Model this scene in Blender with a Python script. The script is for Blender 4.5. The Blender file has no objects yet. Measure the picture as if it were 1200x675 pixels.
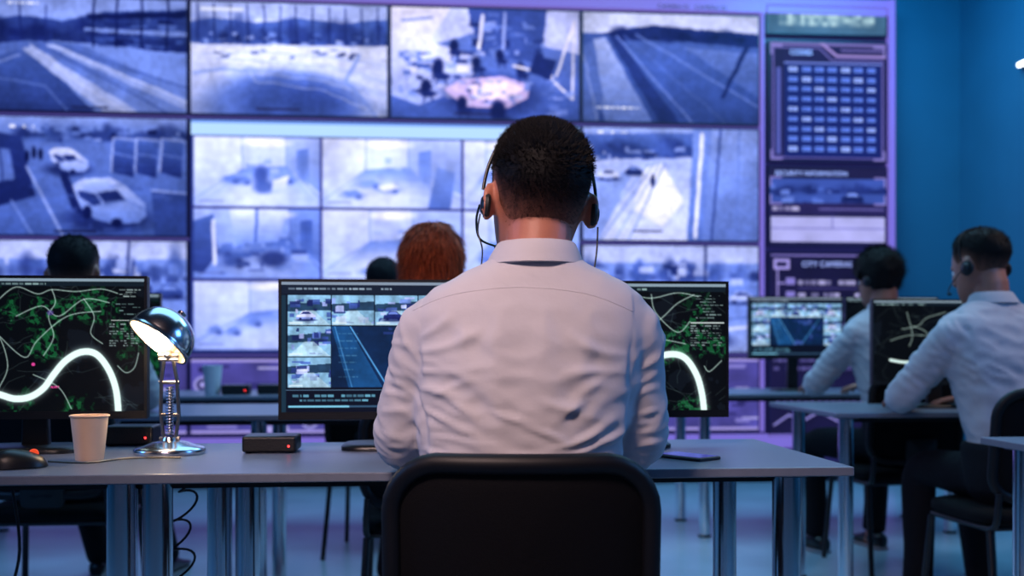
import bpy, math, random
import numpy as np
from mathutils import Vector, Matrix, noise as mnoise
from mathutils.bvhtree import BVHTree
random.seed(7)
scn = bpy.context.scene
col = scn.collection
try:
    scn.view_settings.view_transform = 'Standard'
    scn.view_settings.look = 'None'
except Exception:
    pass
PI = math.pi
# ------------------------------------------------------------------ camera frame
YAW = math.radians(5)
CS, SN = math.cos(YAW), math.sin(YAW)
CAMH = 1.0
def on_y(px, py, Y):            # where the sight line of a pixel meets the plane y = Y
    a = (px-600)/1200; b = (405-py)/1200
    d = Y/(CS-a*SN)
    return Vector((d*(a*CS+SN), Y, CAMH+b*d))
def at_d(px, d, z=0.0):
    a = (px-600)/1200
    return Vector((d*(a*CS+SN), d*(CS-a*SN), z))

# ------------------------------------------------------------------ materials
def lin(c):
    return tuple(((v/255)/12.92 if v/255 <= 0.04045 else ((v/255+0.055)/1.055)**2.4) for v in c)
MATS = {}
def mat(name, rgb, rough=0.5, metal=0.0, emit=None, es=0.0, var=0.06, scale=12.0, bump=0.0, bscale=40.0, coat=0.0, stretch=None, sheen=0.0, sss=0.0, spec=None):
    if name in MATS: return MATS[name]
    m = bpy.data.materials.new(name); m.use_nodes = True
    nt = m.node_tree; n = nt.nodes; l = nt.links
    b = n['Principled BSDF']
    c = lin(rgb)
    tc = n.new('ShaderNodeTexCoord')
    vec = tc.outputs['Object']
    if stretch:
        mp = n.new('ShaderNodeMapping'); mp.inputs['Scale'].default_value = stretch
        l.new(vec, mp.inputs['Vector']); vec = mp.outputs['Vector']
    nz = n.new('ShaderNodeTexNoise'); nz.inputs['Scale'].default_value = scale; nz.inputs['Detail'].default_value = 4
    l.new(vec, nz.inputs['Vector'])
    cr = n.new('ShaderNodeValToRGB')
    cr.color_ramp.elements[0].position = 0.3; cr.color_ramp.elements[1].position = 0.7
    cr.color_ramp.elements[0].color = tuple(max(0, v*(1-var)) for v in c)+(1,)
    cr.color_ramp.elements[1].color = tuple(min(1, v*(1+var)) for v in c)+(1,)
    l.new(nz.outputs['Fac'], cr.inputs['Fac']); l.new(cr.outputs['Color'], b.inputs['Base Color'])
    b.inputs['Roughness'].default_value = rough; b.inputs['Metallic'].default_value = metal
    if spec is not None: b.inputs['Specular IOR Level'].default_value = spec
    if coat: b.inputs['Coat Weight'].default_value = coat
    if sheen: b.inputs['Sheen Weight'].default_value = sheen
    if sss:
        b.inputs['Subsurface Weight'].default_value = sss
        b.inputs['Subsurface Radius'].default_value = (0.02, 0.008, 0.004)
        b.inputs['Subsurface Scale'].default_value = 0.3
    if emit:
        b.inputs['Emission Color'].default_value = lin(emit)+(1,); b.inputs['Emission Strength'].default_value = es
    if bump:
        n2 = n.new('ShaderNodeTexNoise'); n2.inputs['Scale'].default_value = bscale; n2.inputs['Detail'].default_value = 3
        l.new(vec, n2.inputs['Vector'])
        bp = n.new('ShaderNodeBump'); bp.inputs['Strength'].default_value = bump; bp.inputs['Distance'].default_value = 0.01
        l.new(n2.outputs['Fac'], bp.inputs['Height']); l.new(bp.outputs['Normal'], b.inputs['Normal'])
    MATS[name] = m
    return m
def attr_mat(name, emit=0.0, rough=0.35):
    if name in MATS: return MATS[name]
    m = bpy.data.materials.new(name); m.use_nodes = True
    nt = m.node_tree; n = nt.nodes; l = nt.links; b = n['Principled BSDF']
    a = n.new('ShaderNodeAttribute'); a.attribute_name = 'col'
    b.inputs['Roughness'].default_value = rough
    if emit:
        b.inputs['Base Color'].default_value = (0.003, 0.003, 0.005, 1)
        b.inputs['Specular IOR Level'].default_value = 0.06
        l.new(a.outputs['Color'], b.inputs['Emission Color']); b.inputs['Emission Strength'].default_value = emit
    else:
        b.inputs['Specular IOR Level'].default_value = 0.12
        nz = n.new('ShaderNodeTexNoise'); nz.inputs['Scale'].default_value = 160
        tc = n.new('ShaderNodeTexCoord'); l.new(tc.outputs['Object'], nz.inputs['Vector'])
        mx = n.new('ShaderNodeMix'); mx.data_type = 'RGBA'; mx.blend_type = 'MULTIPLY'; mx.inputs['Factor'].default_value = 0.55
        l.new(a.outputs['Color'], mx.inputs['A']); l.new(nz.outputs['Fac'], mx.inputs['B'])
        l.new(mx.outputs['Result'], b.inputs['Base Color'])
    MATS[name] = m
    return m
M_screen = attr_mat('wall_screen', 1.25, 0.5)
M_monitor = attr_mat('monitor_screen', 1.15, 0.4)
M_hair = attr_mat('hair', 0.0, 0.65)
M_black = mat('black_plastic', (12, 12, 16), 0.38, var=0.1)
M_matte = mat('black_matte', (9, 9, 13), 0.6, bump=0.15, bscale=300)
M_chair = mat('chair_black', (6, 6, 10), 0.8, bump=0.2, bscale=500, spec=.14)
M_rim = mat('chair_rim', (9, 9, 14), 0.5, spec=.3)
M_chrome = mat('chrome', (228, 230, 236), 0.16, 1.0, var=0.02)
M_satin = mat('satin_chrome', (205, 205, 212), 0.20, 1.0, var=0.02)
M_arm = mat('lamp_arm_steel', (150, 146, 146), 0.3, 1.0, var=0.04)
M_steel = mat('brushed_steel', (120, 124, 138), 0.3, 1.0, var=0.05, stretch=(1, 1, .1), scale=60)
M_desk = mat('desk_laminate', (104, 112, 128), 0.33, var=0.05, scale=60, bump=0.03, bscale=200)
M_shirt = mat('white_shirt', (176, 174, 182), 0.85, var=0.02, scale=9, bump=0.05, bscale=90)
M_skin = mat('skin', (166, 106, 86), 0.5, var=0.05, scale=25, bump=0.05, bscale=120, sss=0.12)
M_trouser = mat('dark_trousers', (9, 10, 18), 0.85, var=0.15, bump=0.2, bscale=60, spec=.2)
M_shoe = mat('black_shoe', (14, 14, 18), 0.3)
M_sole = mat('shoe_sole', (130, 130, 140), 0.6)
M_eye = mat('eye_white', (225, 225, 225), 0.2)
M_iris = mat('iris', (40, 28, 22), 0.2)
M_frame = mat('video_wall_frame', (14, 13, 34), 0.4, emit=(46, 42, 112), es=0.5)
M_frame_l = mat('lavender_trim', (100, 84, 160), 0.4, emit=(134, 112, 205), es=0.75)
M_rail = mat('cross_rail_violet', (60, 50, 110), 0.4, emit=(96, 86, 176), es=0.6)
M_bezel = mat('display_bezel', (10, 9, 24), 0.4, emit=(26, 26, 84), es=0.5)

# ------------------------------------------------------------------ mesh building
def smooth_path(pts, rads, m=4):
    P = [Vector(p) for p in pts]; out = []; ro = []
    n = len(P)
    for i in range(n-1):
        p0 = P[max(i-1, 0)]; p1 = P[i]; p2 = P[i+1]; p3 = P[min(i+2, n-1)]
        for k in range(m):
            t = k/m
            out.append(0.5*((2*p1)+(p2-p0)*t+(2*p0-5*p1+4*p2-p3)*t*t+(3*p1-p0-3*p2+p3)*t**3))
            ro.append(rads[i]*(1-t)+rads[i+1]*t)
    out.append(P[-1]); ro.append(rads[-1])
    return out, ro
class MB:
    def __init__(s): s.v = []; s.f = []
    def add(s, vs, fs, M=None):
        o = len(s.v)
        s.v += [tuple(M @ Vector(p)) if M is not None else tuple(p) for p in vs]
        s.f += [tuple(i+o for i in f) for f in fs]
        return s
    def box(s, x0, x1, y0, y1, z0, z1, M=None):
        vs = [(x, y, z) for z in (z0, z1) for y in (y0, y1) for x in (x0, x1)]
        return s.add(vs, [(0, 2, 3, 1), (4, 5, 7, 6), (0, 1, 5, 4), (2, 6, 7, 3), (0, 4, 6, 2), (1, 3, 7, 5)], M)
    def rings(s, R, M=None, cap=True, closed=False):
        n = len(R[0]); vs = [p for r in R for p in r]; fs = []
        m = len(R)
        for i in range(m if closed else m-1):
            j = (i+1) % m
            for k in range(n):
                fs.append((i*n+k, i*n+(k+1) % n, j*n+(k+1) % n, j*n+k))
        if cap and not closed:
            fs.append(tuple(range(n-1, -1, -1))); fs.append(tuple((m-1)*n+k for k in range(n)))
        return s.add(vs, fs, M)
    def tube(s, pts, rad, n=12, round_=False, closed=False, M=None, flat=1.0, up=None):
        P = [Vector(p) for p in pts]
        if not hasattr(rad, '__len__'): rad = [rad]*len(P)
        rad = list(rad)
        m = len(P)
        T = []
        for i in range(m):
            if closed: t = P[(i+1) % m]-P[i-1]
            else: t = P[min(i+1, m-1)]-P[max(i-1, 0)]
            T.append(t.normalized())
        ref = Vector(up) if up else (Vector((0, 0, 1)) if abs(T[0].z) < 0.9 else Vector((0, 1, 0)))
        u = (ref-T[0]*ref.dot(T[0])).normalized()
        R = []; U = []
        for i in range(m):
            u = (u-T[i]*u.dot(T[i]))
            u = u.normalized() if u.length > 1e-6 else Vector((1, 0, 0))
            U.append(u.copy())
        def ring(c, t, u, r):
            w = t.cross(u)
            return [tuple(c+u*(math.cos(2*PI*k/n)*r*flat)+w*(math.sin(2*PI*k/n)*r)) for k in range(n)]
        if round_ and not closed:
            for a in (80, 55, 28):
                R.append(ring(P[0]-T[0]*rad[0]*math.sin(math.radians(a)), T[0], U[0], rad[0]*math.cos(math.radians(a))))
        for i in range(m): R.append(ring(P[i], T[i], U[i], rad[i]))
        if round_ and not closed:
            for a in (28, 55, 80):
                R.append(ring(P[-1]+T[-1]*rad[-1]*math.sin(math.radians(a)), T[-1], U[-1], rad[-1]*math.cos(math.radians(a))))
        return s.rings(R, M, cap=True, closed=closed)
    def lathe(s, prof, n=32, M=None, cap=True):
        R = [[(r*math.cos(2*PI*k/n), r*math.sin(2*PI*k/n), z) for k in range(n)] for r, z in prof]
        return s.rings(R, M, cap=cap)
    def ball(s, c, r, n=16, M=None):
        sx, sy, sz = r if hasattr(r, '__len__') else (r, r, r)
        R = []
        for i in range(1, n//2):
            a = -PI/2+PI*i/(n//2)
            R.append([(c[0]+sx*math.cos(a)*math.cos(2*PI*k/n), c[1]+sy*math.cos(a)*math.sin(2*PI*k/n), c[2]+sz*math.sin(a)) for k in range(n)])
        return s.rings(R, M)
    def build(s, name, m, parent=None, smooth=True, bevel=0.0, M=None):
        me = bpy.data.meshes.new(name); me.from_pydata(s.v, [], s.f); me.update()
        o = bpy.data.objects.new(name, me); col.objects.link(o)
        me.materials.append(m)
        if smooth: me.polygons.foreach_set('use_smooth', [True]*len(me.polygons))
        if bevel:
            b = o.modifiers.new('bevel', 'BEVEL'); b.width = bevel; b.segments = 3; b.limit_method = 'ANGLE'
            b.angle_limit = math.radians(40)
        if smooth and not bevel:
            try:
                me.set_sharp_from_angle(angle=math.radians(50))
            except Exception: pass
        elif bevel:
            me.polygons.foreach_set('use_smooth', [False]*len(me.polygons))
        if parent: o.parent = parent
        return o
def tag(o, label, cat, group=None, kind=None):
    if label: o['label'] = label
    if cat: o['category'] = cat
    if group: o['group'] = group
    if kind: o['kind'] = kind
    return o
def empty(name, loc, rz, label, cat, group=None):
    o = bpy.data.objects.new(name, None); col.objects.link(o)
    o.location = loc; o.rotation_euler = (0, 0, rz); o.empty_display_size = 0.1
    return tag(o, label, cat, group)
def struct(mb, name, m, bevel=0.0):
    o = mb.build(name, m, None, smooth=False, bevel=bevel); o['kind'] = 'structure'; return o

# ------------------------------------------------------------------ room
M_floor = mat('floor_polished', (150, 170, 186), 0.28, var=0.12, scale=2.5, bump=0.02, bscale=8)
M_wall = mat('wall_blue', (46, 112, 144), 0.65, var=0.05, scale=3)
M_ceil = mat('ceiling_dark', (30, 34, 48), 0.8)
M_base = mat('baseboard_dark', (20, 24, 40), 0.5)
XR, XL, YB, YF, ZC = 4.05, -4.6, 7.42, -2.6, 3.9
struct(MB().box(XL, XR, YF, YB, -0.1, 0), 'floor', M_floor)
struct(MB().box(XL, XR, YF, YB, ZC, ZC+.1), 'ceiling', M_ceil)
struct(MB().box(XL, XR, YB, YB+.1, 0, ZC), 'wall_back', M_wall)
struct(MB().box(XR, XR+.1, YF, YB, 0, ZC), 'wall_right', M_wall)
struct(MB().box(XL-.1, XL, YF, YB, 0, ZC), 'wall_left', M_wall)
struct(MB().box(XL, XR-.015, YB-.015, YB, 0, .1), 'baseboard_back', M_base)
struct(MB().box(XR-.015, XR, YF, YB-.015, 0, .1), 'baseboard_right', M_base)

# ------------------------------------------------------------------ painting screens as vertex-coloured sheets
RP = [0, .2, .4, .6, .8, 1]
RR = [12, 32, 64, 112, 176, 232]; RG = [18, 46, 90, 138, 188, 230]; RB = [66, 118, 178, 228, 252, 255]
def ramp(g, tint=0):
    g = np.clip(g, 0, 1)
    r = np.interp(g, RP, RR); gg = np.interp(g, RP, RG); b = np.interp(g, RP, RB)
    return np.stack([r*(1+tint), gg, b], -1)
def fbm(h, w, cells, octs=4, seed=0):
    r = np.random.default_rng(seed); out = np.zeros((h, w)); amp = 1; tot = 0
    for o in range(octs):
        cx = max(2, int(cells*2**o)); cy = max(2, int(cells*2**o*h/w)+1)
        g = r.random((cy+2, cx+2))
        yy = np.linspace(0, cy, h); xx = np.linspace(0, cx, w)
        yi = yy.astype(int); xi = xx.astype(int); fy = (yy-yi)[:, None]; fx = (xx-xi)[None]
        fy = fy*fy*(3-2*fy); fx = fx*fx*(3-2*fx)
        A = g[yi][:, xi]; B = g[yi][:, xi+1]; C = g[yi+1][:, xi]; D = g[yi+1][:, xi+1]
        out += amp*((A*(1-fx)+B*fx)*(1-fy)+(C*(1-fx)+D*fx)*fy); tot += amp; amp *= .5
    return out/tot
class Cv:
    def __init__(s, x0, y0, x1, y1, res=0.8, base=0.5, tint=0.0, warp=0.0, seed=1):
        s.x0, s.y0, s.x1, s.y1 = x0, y0, x1, y1; s.tint = tint
        s.w = max(4, int((x1-x0)*res)); s.h = max(4, int((y1-y0)*res))
        s.X, s.Y = np.meshgrid(np.linspace(x0, x1, s.w), np.linspace(y0, y1, s.h))
        s.X0, s.Y0 = s.X.copy(), s.Y.copy()
        if warp:
            s.X = s.X+(fbm(s.h, s.w, 14, 4, seed+90)-.5)*2*warp; s.Y = s.Y+(fbm(s.h, s.w, 14, 4, seed+91)-.5)*2*warp
        s.a = np.zeros((s.h, s.w, 3)); s.a[:] = s.c(base)
        s.clip = np.ones((s.h, s.w))
    def c(s, v):
        if hasattr(v, '__len__'): return np.array(v, float)
        return ramp(np.array(v, float), s.tint)
    def put(s, m, c, al=1.0):
        m = (m*al*s.clip)[..., None]; s.a = s.a*(1-m)+s.c(c)*m
    def rect(s, x0, y0, x1, y1, c, al=1.0): s.put(((s.X >= x0) & (s.X <= x1) & (s.Y >= y0) & (s.Y <= y1)).astype(float), c, al)
    def hrect(s, x0, y0, x1, y1, c, al=1.0): s.put(((s.X0 >= x0) & (s.X0 <= x1) & (s.Y0 >= y0) & (s.Y0 <= y1)).astype(float), c, al)
    def poly(s, pts, c, al=1.0):
        ins = np.zeros((s.h, s.w), bool); n = len(pts)
        for i in range(n):
            x1, y1 = pts[i]; x2, y2 = pts[(i+1) % n]
            if y1 == y2: continue
            cond = ((s.Y < y1) != (s.Y < y2)) & (s.X < (x2-x1)*(s.Y-y1)/(y2-y1)+x1)
            ins ^= cond
        s.put(ins.astype(float), c, al)
    def grad(s, pts, c0, c1, dy=1.0):        # polygon shaded from top to bottom
        ys = [p[1] for p in pts]; a, b = min(ys), max(ys)
        n = 7
        for k in range(n):
            t = k/(n-1); ya = a+(b-a)*k/n-.01
            keep = s.clip.copy(); s.clip = s.clip*(s.Y >= ya)
            s.poly(pts, c0*(1-t)+c1*t); s.clip = keep
    def ell(s, cx, cy, rx, ry, c, al=1.0, soft=0.15):
        d = np.sqrt(((s.X-cx)/rx)**2+((s.Y-cy)/ry)**2); s.put(np.clip((1-d)/soft+.5, 0, 1), c, al)
    def line(s, pts, wd, c, al=1.0, glow=0):
        D = np.full((s.h, s.w), 1e9)
        for (x1, y1), (x2, y2) in zip(pts[:-1], pts[1:]):
            dx, dy = x2-x1, y2-y1; L = dx*dx+dy*dy+1e-9
            t = np.clip(((s.X-x1)*dx+(s.Y-y1)*dy)/L, 0, 1)
            D = np.minimum(D, np.hypot(s.X-x1-t*dx, s.Y-y1-t*dy))
        if glow: s.put(np.exp(-(D/glow)**2), c, al*.45)
        s.put(np.clip(wd/2-D+.6, 0, 1), c, al)
    def noise(s, amp, cells=8, seed=1, region=None):
        f = (fbm(s.h, s.w, cells, 5, seed)-.5)*2*amp
        if region is not None:
            x0, y0, x1, y1 = region; f = f*((s.X >= x0) & (s.X <= x1) & (s.Y >= y0) & (s.Y <= y1))
        s.a = s.a*(1+(f*s.clip)[..., None])
    def grade(s, gain=1.0, vig=.35, contrast=1.15, cx=.5, cy=.4, seed=1, soft=3):
        s.blur(soft)
        u = (s.X0-s.x0)/(s.x1-s.x0)-cx; v = (s.Y0-s.y0)/(s.y1-s.y0)-cy
        k = gain*(1.05-vig*.7*(u*u+v*v)*1.6)
        t = fbm(s.h, s.w, 9, 6, seed+7)-.5
        t2 = fbm(s.h, s.w, 50, 2, seed+17)-.5
        s.a = s.a*k[..., None]; c_ = contrast-.06
        piv = np.array([104., 124., 200.]); s.a = piv*1.03+(s.a-piv)*c_
        s.a = s.a*(1+t[..., None]*.40+t2[..., None]*.18)
        s.a = np.clip(s.a, 0, 255)
    def blur(s, n=1):
        for _ in range(n):
            p = np.pad(s.a, ((1, 1), (1, 1), (0, 0)), 'edge')
            s.a = (p[:-2, 1:-1]+p[2:, 1:-1]+p[1:-1, :-2]+p[1:-1, 2:]+2*p[1:-1, 1:-1])/6
    def clutter(s, x0, y0, x1, y1, n, lo, hi, sw=14, sh=8, seed=0, al=.8):
        r = random.Random(seed)
        for i in range(n):
            x = r.uniform(x0, x1); y = r.uniform(y0, y1); w_ = r.uniform(2, sw); h_ = r.uniform(1.5, sh)
            k = r.uniform(-.4, .4)*w_
            pts = [(x, y), (x+w_, y+k*.3), (x+w_+k*.2, y+h_), (x+k*.2, y+h_)]
            pts = [(min(max(a, x0), x1), min(max(b, y0), y1)) for a, b in pts]
            s.poly(pts, r.uniform(lo, hi), al)
    def trees(s, x0, x1, base, hgt, n, tone, seed=0):
        r = random.Random(seed)
        for i in range(n):
            x = r.uniform(x0, x1); h_ = hgt*r.uniform(.3, 1)*(.7+.3*math.sin(x*.11+seed))
            s.ell(x, base-h_*.5, r.uniform(3, 12), h_*.6, tone*r.uniform(.5, 1.7), .6, .9)
            s.line([(x, base), (x+r.uniform(-1, 1), base-h_)], .6, tone*.4, .5)
    def dashes(s, x0, y0, x1, y1, rows, c, hgt=2.0, seed=0, al=.9, fill=.8):
        r = random.Random(seed)
        for i in range(rows):
            y = y0+(y1-y0)*(i+.2)/rows; x = x0; end = x0+(x1-x0)*r.uniform(.6, 1)
            while x < end:
                wd = r.uniform(2, 8)
                if r.random() < fill: s.hrect(x, y, min(x+wd, end), y+hgt, c, al*r.uniform(.5, 1))
                x += wd+1.5
    def car(s, x, y, w_, tone, flip=1, k=.42):
        h_ = w_*k
        P = lambda u, v: (x+flip*u*w_, y-v*h_)
        s.ell(x+flip*w_*.5, y+1, w_*.55, h_*.18, .12, .8, .5)
        s.poly([P(0, 0), P(-.01, .3), P(.02, .5), P(.16, .58), P(.30, .98), P(.5, 1.03), P(.68, 1), P(.86, .62), P(.98, .5), P(1.01, .25), P(1, 0)], tone)
        s.poly([P(0, 0), P(-.01, .25), P(1.01, .22), P(1, 0)], tone*.6, .7)
        s.poly([P(.22, .58), P(.33, .90), P(.65, .92), P(.79, .6)], .22 if tone > .4 else .6)
        s.ell(*P(.2, .02), w_*.07, w_*.07, .08); s.ell(*P(.8, .02), w_*.07, w_*.07, .08)
    def car34(s, x, y, w_, tone):            # a car seen from above at three quarters
        P = lambda u, v: (x+u*w_, y+v*w_)
        s.ell(x+w_*.5, y+w_*.55, w_*.58, w_*.18, .12, .8, .6)
        s.grad([P(0, .12), P(.16, .02), P(.52, 0), P(.78, .14), P(1, .34), P(1.02, .5), P(.92, .6), P(.6, .62), P(.34, .56), P(.06, .34)], tone, tone*.72)
        s.poly([P(.14, .14), P(.24, .06), P(.50, .05), P(.62, .15), P(.34, .2)], tone*.9)
        s.poly([P(.34, .21), P(.62, .16), P(.74, .28), P(.46, .34)], .2)
        s.poly([P(.10, .17), P(.32, .22), P(.42, .35), P(.30, .38), P(.12, .26)], .24)
        s.line([P(.46, .36), P(.76, .30), P(1, .42)], 1, tone*.6)
        s.ell(*P(.22, .46), w_*.06, w_*.09, .08); s.ell(*P(.62, .60), w_*.08, w_*.06, .08)
def sheet(name, cv, X0, X1, Z0, Z1, Y, m, parent):
    h, w_ = cv.a.shape[:2]
    xs = np.linspace(X0, X1, w_); zs = np.linspace(Z1, Z0, h)
    XX, ZZ = np.meshgrid(xs, zs)
    co = np.stack([XX, np.full_like(XX, Y), ZZ], -1).reshape(-1, 3).astype(np.float32)
    idx = np.arange(h*w_).reshape(h, w_)
    q = np.stack([idx[:-1, :-1], idx[1:, :-1], idx[1:, 1:], idx[:-1, 1:]], -1).reshape(-1, 4).astype(np.int32)
    me = bpy.data.meshes.new(name)
    me.vertices.add(len(co)); me.vertices.foreach_set('co', co.ravel())
    me.loops.add(q.size); me.loops.foreach_set('vertex_index', q.ravel())
    me.polygons.add(len(q)); me.polygons.foreach_set('loop_start', np.arange(0, q.size, 4, dtype=np.int32))
    me.update(calc_edges=True)
    c = np.clip(cv.a, 0, 255)/255
    L = np.where(c <= 0.04045, c/12.92, ((c+0.055)/1.055)**2.4)
    L = np.concatenate([L, np.ones((h, w_, 1))], -1).reshape(-1, 4).astype(np.float32)
    at = me.attributes.new('col', 'FLOAT_COLOR', 'POINT'); at.data.foreach_set('color', L.ravel())
    me.materials.append(m)
    o = bpy.data.objects.new(name, me); col.objects.link(o)
    if parent: o.parent = parent
    return o
def text(s, size, loc, m, parent, sx=1.0, name='screen_text'):
    cu = bpy.data.curves.new('t', 'FONT'); cu.body = s; cu.size = size; cu.extrude = 0.0002
    t = bpy.data.objects.new('t', cu); col.objects.link(t)
    dg = bpy.context.evaluated_depsgraph_get()
    me = bpy.data.meshes.new_from_object(t.evaluated_get(dg))
    bpy.data.objects.remove(t)
    me.transform(Matrix.Translation(loc) @ Matrix.Rotation(PI/2, 4, 'X') @ Matrix.Diagonal((sx, 1, 1, 1)))
    me.materials.clear(); me.materials.append(m)
    o = bpy.data.objects.new(name, me); col.objects.link(o); o.parent = parent
    return o

# ------- CCTV pictures
RES = 1.15
def t_yard(dx=0, seed=3):
    c = Cv(-13+dx, 2, 218+dx, 137, RES, .6, warp=1.6, seed=seed)
    X = lambda v: v+dx
    c.rect(-20+dx, 0, 225+dx, 26, .66)
    c.grad([(X(-20), 34), (X(20), 24), (X(70), 30), (X(120), 18), (X(225), 12), (X(225), 66), (X(60), 54), (X(-20), 60)], .34, .2)
    c.trees(X(-10), X(100), 50, 24, 40, .2, seed)
    c.clutter(X(96), 18, X(218), 60, 60, .05, .5, 26, 7, seed)
    c.poly([(X(100), 22), (X(225), 14), (X(225), 22), (X(100), 28)], .12); c.poly([(X(96), 38), (X(225), 40), (X(225), 46), (X(96), 42)], .62)
    for a in (108, 135, 165, 196): c.line([(X(a), 2), (X(a-2), 60)], 2.2, .1)
    c.line([(X(20), 8), (X(22), 60)], 1.6, .16); c.line([(X(50), 12), (X(51), 56)], 1.4, .2)
    c.grad([(X(-20), 62), (X(30), 54), (X(90), 58), (X(225), 112), (X(225), 140), (X(-20), 140)], .48, .6)
    c.grad([(X(-20), 78), (X(18), 66), (X(52), 84), (X(110), 140), (X(-20), 140)], .42, .3)
    c.poly([(X(22), 64), (X(34), 60), (X(160), 137), (X(122), 140)], .76); c.poly([(X(50), 60), (X(60), 58), (X(225), 124), (X(225), 137)], .7)
    for k in range(4): c.line([(X(32+k*10), 58), (X(90+k*46), 104+k*2), (X(150+k*50), 140)], 1.6, .36 if k % 2 else .84, .8)
    c.line([(X(-13), 98), (X(50), 108), (X(76), 137)], 2, .55, .7); c.line([(X(-13), 84), (X(20), 72)], 2, .7, .8)
    c.grade(.9, .4, 1.2, .5, .4, seed, 2); c.hrect(X(80), 131, X(125), 134, (20, 22, 60), .8); c.dashes(X(6), 8, X(60), 12, 1, (240, 240, 255), 2.5, 3)
    return c
def t_snow():
    c = Cv(225, 5, 452, 140, RES, .84, warp=2.0, seed=5)
    c.rect(220, 0, 460, 24, .76)
    c.poly([(220, 30), (250, 24), (300, 29), (350, 22), (400, 27), (460, 20), (460, 54), (220, 56)], .42)
    c.trees(226, 452, 50, 30, 80, .24, 8); c.clutter(225, 40, 452, 56, 60, .04, .8, 12, 6, 8)
    for x in range(232, 450, 19): c.line([(x, 8), (x+1, 54)], 1.3, .12)
    c.grad([(220, 57), (460, 54), (460, 145), (220, 145)], .9, .76)
    c.ell(332, 132, 92, 46, .52, 1, .4); c.ell(345, 128, 66, 34, .36, .9, .5); c.ell(360, 120, 30, 14, .3, .6, .8)
    for k in range(9): c.line([(228+k*8, 64+k*3), (300, 60+k*5), (380, 62+k*6), (452, 70+k*9)], 1.3, .62 if k % 2 else 1, .4)
    c.line([(420, 66), (404, 98), (440, 140)], 4, .6, .7); c.line([(228, 92), (260, 86), (300, 88)], 4, .6, .6)
    c.clutter(240, 60, 450, 72, 18, .1, .4, 10, 4, 6)
    c.grade(.96, .4, 1.15, .5, .45, 9, 2); c.hrect(236, 12, 285, 16, (245, 245, 255), .6); c.hrect(300, 132, 350, 135, (30, 30, 70), .7)
    return c
def t_office():
    c = Cv(458, 12, 677, 146, RES, .8, .03, warp=1.4, seed=4)
    c.grad([(450, 5), (530, 5), (498, 60), (450, 84)], .95, .8)
    c.grad([(500, 58), (560, 40), (685, 66), (685, 150), (450, 150), (450, 105)], .5, .38)
    c.poly([(545, 5), (640, 5), (632, 78), (560, 66)], .34); c.clutter(548, 14, 636, 70, 50, .05, .8, 14, 10, 12)
    c.grad([(458, 60), (500, 52), (560, 70), (545, 112), (490, 130), (458, 120)], .84, .7)
    c.clutter(465, 62, 560, 122, 70, .1, .95, 16, 8, 3)
    c.ell(572, 118, 56, 26, .2, .7, .5); c.poly([(518, 112), (540, 98), (590, 94), (618, 104), (616, 120), (590, 134), (545, 132)], (186, 166, 226)); c.poly([(545, 106), (590, 99), (612, 108), (596, 122), (556, 122)], (228, 206, 246))
    c.clutter(535, 98, 610, 128, 30, .5, 1.0, 12, 4, 44); c.clutter(540, 100, 605, 126, 14, .1, .35, 8, 3, 45)
    def chair_(x, y, k):
        c.ell(x, y, 6*k, 9*k, .10, 1, .5); c.ell(x+3*k, y+9*k, 9*k, 4*k, .16, 1, .5); c.line([(x, y+10*k), (x-3*k, y+18*k)], 1.5, .15); c.line([(x+5*k, y+10*k), (x+8*k, y+18*k)], 1.5, .15)
    for a in ((512, 84, 1.2), (530, 58, .9), (498, 108, 1.0), (556, 78, .9), (584, 68, .8), (608, 84, .9), (582, 136, 1.5), (540, 128, 1.0)): chair_(*a)
    c.line([(650, 92), (664, 48), (672, 24)], 2.4, 1.0); c.line([(645, 96), (669, 120)], 3, 1.0); c.line([(672, 24), (669, 120)], 2.4, .95)
    c.line([(470, 28), (505, 24)], 2, .5); c.line([(600, 80), (645, 92)], 3, .95); c.line([(564, 20), (560, 60)], 4, .9); c.line([(590, 16), (588, 60)], 3, .7)
    c.poly([(625, 66), (650, 74), (642, 98), (618, 88)], .18); c.clutter(610, 90, 670, 140, 26, .3, .7, 16, 8, 47)
    c.grade(.98, .3, 1.15, .4, .5, 19, 2); c.hrect(530, 139, 575, 142, (30, 30, 70), .7)
    return c
def t_field():
    c = Cv(683, 20, 888, 153, RES, .42, warp=1.6, seed=3)
    c.rect(680, 10, 895, 46, .86)
    c.grad([(675, 62), (740, 36), (895, 46), (895, 160), (675, 160)], .45, .36)
    c.poly([(700, 46), (760, 34), (895, 42), (895, 60), (760, 50)], .22); c.trees(720, 888, 52, 16, 56, .16, 22)
    c.grad([(695, 54), (708, 50), (764, 153), (712, 160), (688, 90)], .74, .58); c.poly([(675, 62), (695, 56), (706, 120), (700, 160), (675, 160)], .5)
    c.poly([(712, 50), (722, 48), (800, 160), (776, 160)], .26)
    c.line([(722, 48), (812, 156)], 2, .62, .8); c.line([(745, 46), (888, 132)], 2.4, .58, .8); c.line([(730, 47), (850, 153)], 1.2, .52, .7)
    c.grad([(800, 60), (888, 66), (888, 120)], .54, .46)
    c.line([(876, 56), (846, 120)], 5, .2); c.line([(684, 72), (700, 153)], 1.4, .7)
    c.grade(.9, .35, 1.2, .5, .3, 29, 2); c.dashes(698, 134, 750, 138, 1, (240, 240, 255), 3, 2)
    return c
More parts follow.
